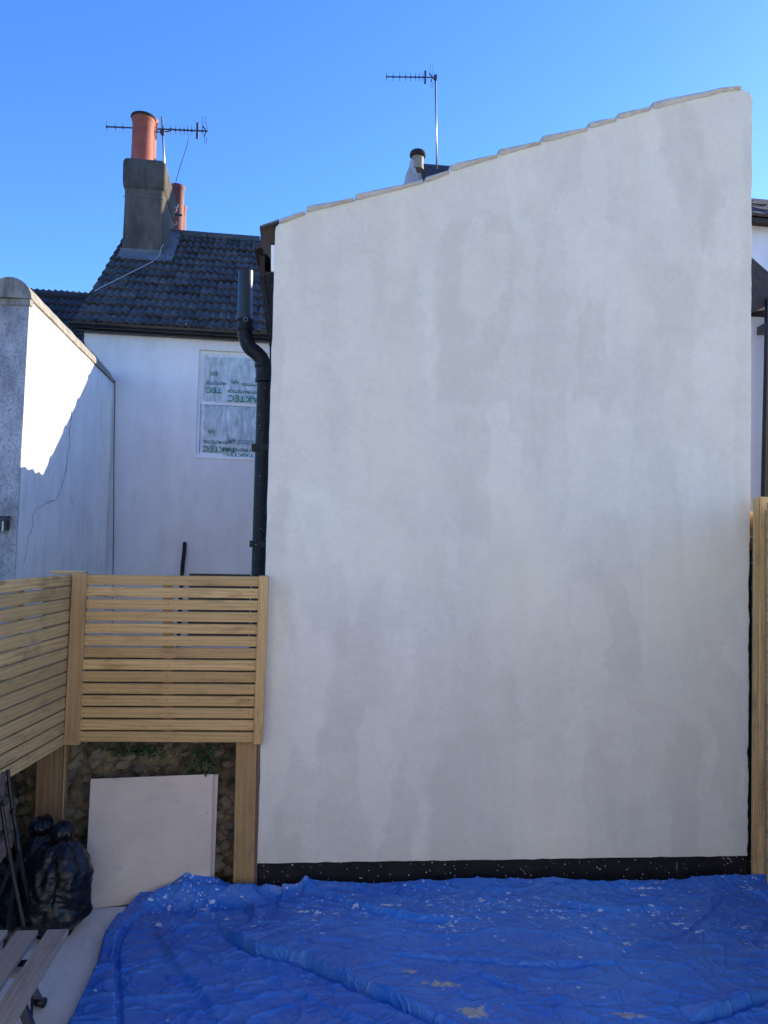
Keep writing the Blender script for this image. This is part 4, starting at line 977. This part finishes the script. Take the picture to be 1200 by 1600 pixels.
for i in range(NSL):
    t0, t1 = i/NSL, (i+1)/NSL
    yl0, yl1 = 898+(1162-898)*t0, 898+(1162-898)*t1; yr0, yr1 = 901+(1163-901)*t0, 901+(1163-901)*t1
    fr = .83 if i < 5 else .86
    cL = (yl0+(yl1-yl0)*fr*.5); cR = (yr0+(yr1-yr0)*fr*.5)
    xl = 133+(121-133)*(i+.5)/NSL-2; xr_ = 404+(394-404)*(i+.5)/NSL+2
    A, B = PF(xl, cL, .001*R.uniform(0, 2)), PF(xr_, cR, .001*R.uniform(0, 2)); hgt = (PF(xl, yl0).z-PF(xl, yl1).z)*fr
    plank('slat', A, B, Z, -FN, hgt, .018, FEN, fence)
plank('post', PF(110.5, 1164.5, -.012), PF(124.5, 896, -.012), FD, -FN, .060, .03, PST, fence, 'left upright trim of the panel'); plank('edge_trim', PF(121.5, 1164, -.004), PF(134, 897, -.004), FD, -FN, .012, .03, FEN, fence)
plank('post', PF(402.5, 1163.5, -.014), PF(412, 900, -.014), FD, -FN, .040, .04, FEN, fence, 'right upright trim of the panel')
bm = bmesh.new(); 
plank('post', PF(380, 1400, .045), PF(385, 1150, .045), FD, -FN, .088, .07, PST, fence, 'square support post below the right end'); plank('edge_trim', PF(398, 1395, .06), PF(403.5, 1160, .06), FD, -FN, .014, .06, BRNW, fence)
plank('batten', PF(262, 1160, .02), PF(262, 903, .02), FD, -FN, .04, .025, PST, fence)
plank('cap_board', PF(79, 893.5, .03), PF(132, 895, .03), Z, -FN, .012, .05, FEN, fence)
# screw heads
bm = bmesh.new()
for i in range(NSL):
    for px in (395-i*.75, 141-i*.9, 262):
        p = PF(px+R.uniform(-2, 2), 902+i*18.78+5+R.uniform(-1.5, 1.5), -.004); tube(bm, [p-FN*.0015, p+FN*.002], .002, 6)
mk('screw_heads', bm, DKM, fence, kind='stuff')
lf = thing('fence_panel', 'slatted pine fence running from the left edge of the picture back to the corner post', 'fence', (lc.x, 2.4, 0), math.degrees(atan2(LV.y, LV.x)), 'slatted pine fencing')
K1 = PD(110, 1030, 3.27)
ztop = PD(113, 897, 3.27).z; zbot = PD(104, 1164, 3.27).z
NL = 14
for i in range(NL):
    zt = ztop-(ztop-zbot)*i/NL; zb_ = ztop-(ztop-zbot)*(i+.87)/NL; zc = (zt+zb_)/2
    B = Vector((K1.x, 3.25, zc)); A = Vector((K1.x, 3.25, zc))-LV*2.5
    A.z += R.uniform(-.003, .003); pl_ = plank('slat', A+LNr*.001*R.uniform(0, 3), B, Z, LNr, zt-zb_, .018, FEN, lf)
for yy in (2.86, 1.9, .95):
    c_ = Vector((K1.x, 3.25, 0))-LV*(3.25-yy)-LNr*.02; plank('batten', c_+Vector((0, 0, zbot+.0)), c_+Vector((0, 0, ztop-.004)), LV, LNr, .04, .03, PST, lf)
cpA = Vector((PD(82, 1250, 3.30).x, 3.30, 0)); 
plank('post', PD(73, 1320, 3.285)*1.0+Vector((0, 0, -.32)), PD(77, 1163, 3.285)+Vector((0, 0, .7)), ED, Vector((0, -1, 0)), .105, .09, m_wood('dark_pine_post', (.17, .10, .045), (.27, .17, .08), (.08, .045, .02), gscale=.6), lf, 'dark corner post under the fences')
plank('edge_trim', PD(93, 1330, 3.31)+Vector((0, 0, -.3)), PD(98.5, 1163, 3.31)+Vector((0, 0, .6)), ED, Vector((0, -1, 0)), .022, .05, PST, lf)
# right fence
rA = PD(1190, 1345, 3.36)
rf = thing('fence_panel', 'pale pine fence end at the right edge beside the big wall', 'fence', (rA.x, 3.2, 0), 90, 'slatted pine fencing')
zt_ = PD(1190, 776, 3.53).z
plank('post', Vector((PD(1184.5, 1345, 3.53).x+.046, 3.53, -.02)), Vector((PD(1188, 776, 3.53).x+.046, 3.53, zt_)), Vector((1, 0, 0)), Vector((0, -1, 0)), .092, .045, FEN, rf, 'square post at the end of the right fence')
plank('edge_trim', Vector((PD(1180, 1345, 3.535).x, 3.535, -.02)), Vector((PD(1183.3, 779, 3.535).x, 3.535, zt_-.01)), Vector((1, 0, 0)), Vector((0, -1, 0)), .022, .02, FEN, rf)
for i in range(28):
    z_ = .06+i*.061
    if z_+.025 > zt_: break
    xx = rA.x+.075; plank('slat', Vector((xx, 3.47, z_)), Vector((xx-.0, 1.75, z_)), Z, Vector((-1, 0, 0)), .052, .018, FEN, rf)
for i in range(14):  # unseen backing added to block sun leaking through the slat gaps
    z_ = .055+i*.122
    if z_+.05 > zt_: break
    plank('sun_block_board', Vector((rA.x+.098, 6.0, z_)), Vector((rA.x+.098, 1.75, z_)), Z, Vector((-1, 0, 0)), .1195, .012, PST, rf)
for yy in (4.2, 2.9, 1.81): plank('post', Vector((rA.x+.20, yy, 0)), Vector((rA.x+.20, yy, zt_)), Vector((0, 1, 0)), Vector((-1, 0, 0)), .09, .08, PST, rf)

# ================================================================ LEANING BOARDS
def board(cs, label, th=.018):
    P = [PZ(*cs[0], .004), PZ(*cs[1], .004)]; b0 = P[0]; b1 = P[1]
    tl = PD(*cs[2], cs[4]); tr = PD(*cs[3], cs[5]); n_ = (b1-b0).cross(tl-b0).normalized(); n_ = n_ if n_.y > 0 else -n_
    bm = bmesh.new(); hexa(bm, [b0, b1, tr, tl], [q+n_*th for q in (b0, b1, tr, tl)])
    bmesh.ops.bevel(bm, geom=list(bm.edges), offset=.0015, segments=1, affect='EDGES')
    mk('leaning_board', bm, BRD, None, label=label, cat='board', origin=(b0+b1)/2, group=None)
board([(131, 1421), (328, 1400), (141.5, 1217), (333, 1209.5), 3.30, 3.34], 'buff square cement board leaning in front against the flint wall, full face showing')
board([(133, 1410), (334, 1392), (150, 1222), (341, 1210), 3.345, 3.375], 'second buff board behind the front one, only its right edge showing')
# debris under the board
bm = bmesh.new()
for k in range(110):
    p = PZ(R.uniform(100, 380), R.uniform(1402, 1419), -.03); s_ = R.uniform(.003, .010)
    bmesh.ops.create_icosphere(bm, subdivisions=1, radius=s_, matrix=Matrix.Translation(p) @ Matrix.Rotation(R.random()*3, 4, 'X') @ Matrix.Diagonal((1, 1, .6, 1)))
mk('rubble_crumbs', bm, CEILT, None, kind='stuff', label='pale crumbs of rubble in the gap between paving and flint wall', origin=PZ(240, 1412, -.03))

# ================================================================ TARPAULIN
TORG = Vector((0, 3.3, 0))
lb = [(88, 1640), (97, 1620), (108, 1600), (122, 1570), (140, 1535), (152, 1505), (157, 1480), (163, 1462), (175, 1446), (195, 1426), (215, 1410), (235, 1404)]
lbw = [PZ(x, y, .004) for x, y in lb]
yl = [p.y for p in lbw]
def xleft(y):
    if y <= yl[0]: d = lbw[1]-lbw[0]; return lbw[0].x+(y-yl[0])*d.x/d.y*.4
    for a, b_ in zip(lbw, lbw[1:]):
        if a.y <= y <= b_.y: return a.x+(b_.x-a.x)*(y-a.y)/(b_.y-a.y+1e-9)
    return lbw[-1].x
bb = [(232, 1406), (262, 1399), (290, 1394), (330, 1398), (370, 1402), (400, 1404), (440, 1404), (480, 1402), (600, 1400), (800, 1396), (1000, 1394), (1160, 1390), (1230, 1386)]
bbw = [PZ(x, y, .0) for x, y in bb]
def yback(x):
    if x <= bbw[0].x: return bbw[0].y
    for a, b_ in zip(bbw, bbw[1:]):
        if a.x <= x <= b_.x: return a.y+(b_.y-a.y)*(x-a.x)/(b_.x-a.x)
    return bbw[-1].y
def seg(pts, z=0.0): return [PZ(x, y, z) for x, y in pts]
FOLDS = [  # polyline px, height, width on the far side, width on the near side
    (seg(smoothpath([(335, 1452, 0), (370, 1483, 0), (400, 1498, 0), (470, 1514, 0), (520, 1534, 0), (600, 1570, 0), (650, 1592, 0), (760, 1640, 0)], 3) and [(335, 1452), (370, 1481), (400, 1497), (440, 1507), (480, 1517), (520, 1534), (560, 1552), (600, 1569), (650, 1592), (720, 1622)]), .024, .17, .008),
    (seg([(178, 1650), (178, 1600), (177, 1560), (174, 1515), (180, 1480), (195, 1455), (222, 1432)]), .014, .12, .007),
    (seg([(215, 1425), (260, 1414), (320, 1412), (380, 1410), (430, 1402), (470, 1397)]), .030, .022, .035),
    (seg([(395, 1398), (430, 1397), (470, 1396), (485, 1400)]), .040, .03, .025),
    (seg([(1080, 1606), (1120, 1595), (1160, 1583), (1215, 1568)]), .022, .05, .007),
    (seg([(600, 1503), (680, 1509), (760, 1512), (840, 1519), (900, 1518), (980, 1514)]), .007, .05, .006),
    (seg([(745, 1532), (780, 1546), (825, 1563)]), .008, .04, .005),
    (seg([(470, 1400), (540, 1420), (600, 1436), (650, 1446), (740, 1449)]), .010, .05, .012),
    (seg([(240, 1438), (252, 1470), (280, 1520), (330, 1580), (340, 1610)]), .006, .05, .012),
    (seg([(1150, 1404), (1130, 1430), (1090, 1470), (1020, 1500)]), .009, .04, .01),
    (seg([(860, 1420), (960, 1432), (1060, 1428)]), .008, .05, .012),
    (seg([(420, 1540), (520, 1585), (560, 1610)]), .005, .04, .01),
    (seg([(385, 1418), (400, 1440), (395, 1460)]), .012, .012, .012),
    (seg([(300, 1420), (312, 1436), (300, 1455), (270, 1470)]), .010, .02, .012),
]
def fold(x, y):
    h = 0.0
    for pts, H_, wa, wb_ in FOLDS:
        best = 9; side = 0; tb = 0; L_ = len(pts)-1
        for i, (a, b_) in enumerate(zip(pts, pts[1:])):
            if min(a.x, b_.x)-.3 > x or max(a.x, b_.x)+.3 < x or min(a.y, b_.y)-.3 > y or max(a.y, b_.y)+.3 < y: continue
            dx, dy = b_.x-a.x, b_.y-a.y; q = dx*dx+dy*dy; t = max(0, min(1, ((x-a.x)*dx+(y-a.y)*dy)/q))
            ex, ey = x-a.x-dx*t, y-a.y-dy*t; d = sqrt(ex*ex+ey*ey)
            if d < best: best = d; side = dx*ey-dy*ex; tb = (i+t)/L_
        if best < .35:
            am = min(1, sin(pi*min(.999, max(.001, tb)))*2.2+.08)
            if side > 0: h += H_*am*exp(-(best/wa)**1.3)
            else: h += H_*am*(exp(-(best/wb_)**2) - .75*exp(-((best-2.3*wb_)/(1.1*wb_))**2))
    return h
pk = PZ(291, 1400, 0)
def tz_(x, y):
    p = Vector((x, y, 0))
    h = .024+.007*nz(p, 2.4, 3)+.004*abs(nz(p, 5.0, 5))+.0022*abs(nz(p, 12, 2))+.0018*abs(nz(p, 27, 1))
    r1 = 1-abs(nz(Vector((x*.8+y*.5, y*1.9, 0)), 3.2, 8))*2.2; h += .007*max(0, r1)**9
    r2 = 1-abs(nz(Vector((x*1.2-y*.8, y*1.2, 0)), 4.6, 21))*2.2; h += .006*max(0, r2)**10
    r3 = 1-abs(nz(Vector((x, y, 0)), 9, 31))*2.4; h += .005*max(0, r3)**6
    h = max(.003, h+1.3*fold(x, y))
    db = yback(x)-y                                         # rises against the wall
    if x > bbw[6].x: h += .042*exp(-max(0, db)/.09)*(1+1.1*nz((x, 0, 0), 2.6, 2)+.25*nz((x, 0, 0), 8, 4))
    else: h += .02*exp(-max(0, db)/.06)*(1+nz(p, 9, 2))
    cx, cy = (x-pk.x)/.055, (y-pk.y)/.05; h += .125*exp(-(abs(cx)**1.25+abs(cy)**1.3)*1.0)*(1+.2*nz(p, 20, 4))
    cx, cy = (x-pk.x-.10)/.09, (y-pk.y)/.045; h += .022*exp(-(abs(cx)**1.6+abs(cy)**1.4))
    cx, cy = (x-PZ(1206, 1385, 0).x)/.075, (y-3.36)/.06; h += .13*exp(-(cx*cx+cy*cy))*(1+.2*nz(p, 15, 4))
    return h
bm = bmesh.new(); NX, NY = 640, 380; y0_, XR = 1.75, 1.95; grid = []
for j in range(NY+1):
    row = []; v_ = j/NY
    for i in range(NX+1):
        u_ = i/NX
        yg = y0_ + (3.45-y0_)*v_; xl_ = xleft(min(yg, yl[-1]))
        x = xl_+(XR-xl_)*u_; yb = yback(x)
        y = y0_+(yb-y0_)*v_; xl2 = xleft(y); x = xl2+(XR-xl2)*u_
        x += .006*nz((0, y, 0), 9)*max(0, 1-u_*12); y += .010*nz((x, 0, 0), 5)*v_**20
        z = tz_(x, y)
        eb = min(1, (x-xl2)/.012); z = max(.004, z*(.2+.8*eb))
        row.append(bm.verts.new((x, y, z)))
    grid.append(row)
for j in range(NY):
    for i in range(NX): bm.faces.new((grid[j][i], grid[j][i+1], grid[j+1][i+1], grid[j+1][i]))
sp1 = PZ(690, 1556, 0)-TORG; sp2 = PZ(742, 1597, 0)-TORG; sp3 = PZ(640, 1535, 0)-TORG; sp4 = PZ(980, 1602, 0)-TORG; sp5 = PZ(608, 1430, 0)-TORG; sp6 = PZ(1015, 1403, 0)-TORG; sp7 = PZ(980, 1487, 0)-TORG
BE = (.50, .42, .30); WH = (.66, .70, .80)
SPILLS = [(sp1.x, sp1.y, .13, .020, .95, BE, .85, 13), (sp2.x, sp2.y, .06, .03, .9, BE, .85, 14), (sp3.x, sp3.y, .035, .02, .9, BE, .7, 18), (sp4.x, sp4.y, .07, .02, .9, BE, .7, 14),
          (sp5.x, sp5.y, .07, .014, .95, WH, .85, 30), (sp6.x, sp6.y, .10, .010, .95, WH, .8, 22), (sp7.x, sp7.y, .016, .016, .8, WH, .8, 30)]
TARP = m_tarp()
mk('tarpaulin', bm, TARP, None, True, label='crumpled blue tarpaulin dust sheet spattered with white paint covering the paving', cat='tarpaulin', origin=TORG)

# ================================================================ BIN BAGS
def binbag(c, rx, ry, h, seed, label, lean=(0, 0), neck=.22, tuft=.09, tn=1.0):
    bm = bmesh.new(); n, m_ = 110, 70; rings = []; Ht = h
    for j in range(m_+1):
        t = j/m_; z = t*Ht
        if t < .62: pr = (sin(pi*.5*min(1, t/.22))**.55)*(1-.10*(t/.62)) if t > 0 else .55
        else: s_ = (t-.62)/.38; pr = .90*(1-s_)**.62*(1-.15*s_)+0.0
        body = pr
        if t > .80:                                    # the tied neck and the tuft above it
            s_ = (t-.80)/.20; nk = neck+(.75*neck*tn)*max(0, sin(pi*min(1, max(0, (s_-.15)/.85))))
            body = max(nk if s_ > .12 else body, nk*.9)*(1 if s_ < .97 else .6)
        ring = []
        for k in range(n):
            a = 2*pi*k/n; ca, sa = cos(a), sin(a); q = Vector((ca*1.2, sa*1.2, t*1.6))
            f = 1+.16*nz(q, 1.5, seed)+.07*(1-2.4*abs(nz(Vector((ca+sa*.5, sa-t*1.1, t*1.8+ca*.7)), 2.3, seed+3)))+.035*(1-2.4*abs(nz(Vector((ca-t, sa+t*2, t*3)), 4.1, seed+9)))+(.016*(1-2.4*abs(nz(Vector((ca*.6, sa*.6, t*11+ca)), 2.2, seed+2))) if t < .55 else 0)
            pl_ = .16*abs(nz(Vector((ca*2.6, sa*2.6, t*.8)), 1.3, seed+5))*max(0, (t-.45)/.55)
            r_ = body*(f-pl_)
            ring.append(bm.verts.new(c+Vector((ca*rx*r_+lean[0]*t*t, sa*ry*r_+lean[1]*t*t, z+.012*nz(q, 3, seed)*(t > .05)))))
        rings.append(ring)
    for a_, b_ in zip(rings, rings[1:]):
        for k in range(n): bm.faces.new((a_[k], a_[(k+1) % n], b_[(k+1) % n], b_[k]))
    bm.faces.new(rings[0][::-1]); bm.faces.new(rings[-1])
    mk('bin_bag', bm, BAG, None, True, label=label, cat='bin bag', origin=c, group='black rubbish bags in the corner')
c1 = PZ(78, 1462, 0); binbag(Vector((c1.x, c1.y+.03, 0)), .128, .12, .40, 2, 'full black bin bag with twisted neck, nearest the leaning board', (.01, .03), .17, tn=1.4)
c2 = PZ(42, 1440, 0); binbag(Vector((c2.x-.01, c2.y+.06, 0)), .075, .10, .37, 7, 'taller narrow black bag standing behind the full bag at the corner post', (.02, .03), .30)
c3 = PZ(-20, 1450, 0); binbag(Vector((c3.x-.02, c3.y-.10, 0)), .16, .17, .36, 12, 'black bag in deep shadow at the left edge behind the bench slats', (0, 0), .25)

# ================================================================ SLATTED BENCH / CHAIR in the foreground
SZ = .43
rE0 = PZ(108, 1450, SZ); rE1 = PZ(18, 1602, SZ); cdv = (rE0-rE1); cdv.z = 0; cdv.normalize(); csd = Vector((-cdv.y, cdv.x, 0))
csd = csd if csd.x < 0 else -csd
bench = thing('slatted_garden_chair', 'weathered slatted seat on black folding legs cut off by the bottom left corner', 'chair', (rE0.x-.2, rE0.y-.3, 0), math.degrees(atan2(cdv.y, cdv.x)))
for i in range(5):
    c_ = rE0+csd*(.029+.0805*i); plank('seat_slat', c_-cdv*.62, c_+cdv*R.uniform(-.003, .003), csd, Z, .058, .016, GREYW, bench)
bm = bmesh.new()
for dd_ in (-.12, -.48):
    a = rE0+cdv*dd_+Vector((0, 0, -.030)); tube(bm, [a+csd*.02, a+csd*.40], .011, 4)
mk('seat_rail', bm, PLB, bench)
plank('cross_batten', rE0+cdv*-.17+csd*.03+Vector((0, 0, -.018)), rE0+cdv*-.17+csd*.38+Vector((0, 0, -.018)), cdv, Z, .03, .012, GREYW, bench)
def flatbar(A, B, w_, t_, wv_):
    x = (B-A); L = x.length; x.normalize(); y = (wv_-x*wv_.dot(x)).normalized(); z = x.cross(y); bm = bmesh.new(); box(bm, (0, -w_/2, -t_/2), (L, w_/2, t_/2), frame(A, x, y, z)); return bm
ft = PZ(61, 1572, .0)
mk('leg', flatbar(PZ(44, 1532, .37), ft+Vector((0, 0, .02)), .022, .008, Vector((1, 0, 0))), PLB, bench)
mk('leg', flatbar(PZ(29, 1560, .37), PZ(62, 1640, .0), .026, .010, Vector((1, 0, 0))), PLB, bench)
mk('leg', flatbar(PZ(-60, 1560, .37), PZ(-70, 1600, .0), .026, .010, Vector((1, 0, 0))), PLB, bench)
mk('leg', flatbar(PZ(-90, 1560, .37), PZ(-40, 1700, .0), .026, .010, Vector((1, 0, 0))), PLB, bench)
bm = bmesh.new(); tube(bm, [PZ(50, 1555, .2), PZ(48, 1640, .05)], .004, 6); mk('brace_rod', bm, PLB, bench)
bm = bmesh.new(); tube(bm, [ft+Vector((-.015, 0, .014)), ft+Vector((.02, -.006, .014))], [.012, .015], 10); mk('foot_cap', bm, PLB, bench, True)
# its back (outside the frame on the left)
for i in range(3):
    c_ = rE0+csd*(.47+.015*i)+Vector((0, 0, .20+.09*i)); plank('back_slat', c_-cdv*.60, c_-cdv*.02, Z, -csd, .05, .015, GREYW, bench)
for dd_ in (-.10, -.52):
    a = rE0+cdv*dd_; mk('back_upright', flatbar(a+csd*.385+Vector((0, 0, -.02)), a+csd*.53+Vector((0, 0, .43)), .02, .008, csd), PLB, bench)

# second chair behind, only its back showing
ch = thing('folding_chair', 'folded brown slatted chair back with thin black uprights against the left fence', 'chair', (PD(10, 1250, 2.6).x, 2.6, 0))
Dn, Df = 2.42, 2.58
r1 = [PD(12, 1203, Df), PD(17, 1245, Df), PD(24, 1290, Df), PD(33, 1350, Df), PZ(52, 1440, 0)+Vector((0, .0, .0))]
r2 = [PD(0, 1244, Dn), PD(5, 1275, Dn), PD(11, 1315, Dn), PD(22, 1375, Dn), PD(40, 1460, Dn)]
for r_ in (r1, r2): bm = bmesh.new(); tube(bm, smoothpath(r_, 4), .0065, 8); mk('upright', bm, PLB, ch, True)
for (pa, pb, h_) in (((9, 1224), (-46, 1285), .078), ((16, 1268), (-38, 1330), .060), ((20, 1312), (-30, 1375), .05)):
    A = PD(pa[0], pa[1], Df+.0); B = PD(pb[0], pb[1], Dn-.18); plank('back_slat', A, B, Z, Vector((1, -.3, 0)), h_, .014, BRNW, ch)
bm = bmesh.new(); tube(bm, [PD(17, 1268, Df-.01), PD(22, 1268, Df-.01)], .009, 6); tube(bm, [PD(2, 1255, Dn-.01), PD(7, 1255, Dn-.01)], .009, 6); mk('bolt', bm, PLB, ch)
mk('leg', flatbar(PD(30, 1330, Df), PZ(5, 1500, 0), .018, .008, Vector((0, 1, 0))), PLB, ch); mk('leg', flatbar(PD(18, 1350, Dn), PZ(-60, 1540, 0), .018, .008, Vector((0, 1, 0))), PLB, ch)

for o in list(bpy.data.objects):
    if '_m' in o: del o['_m']
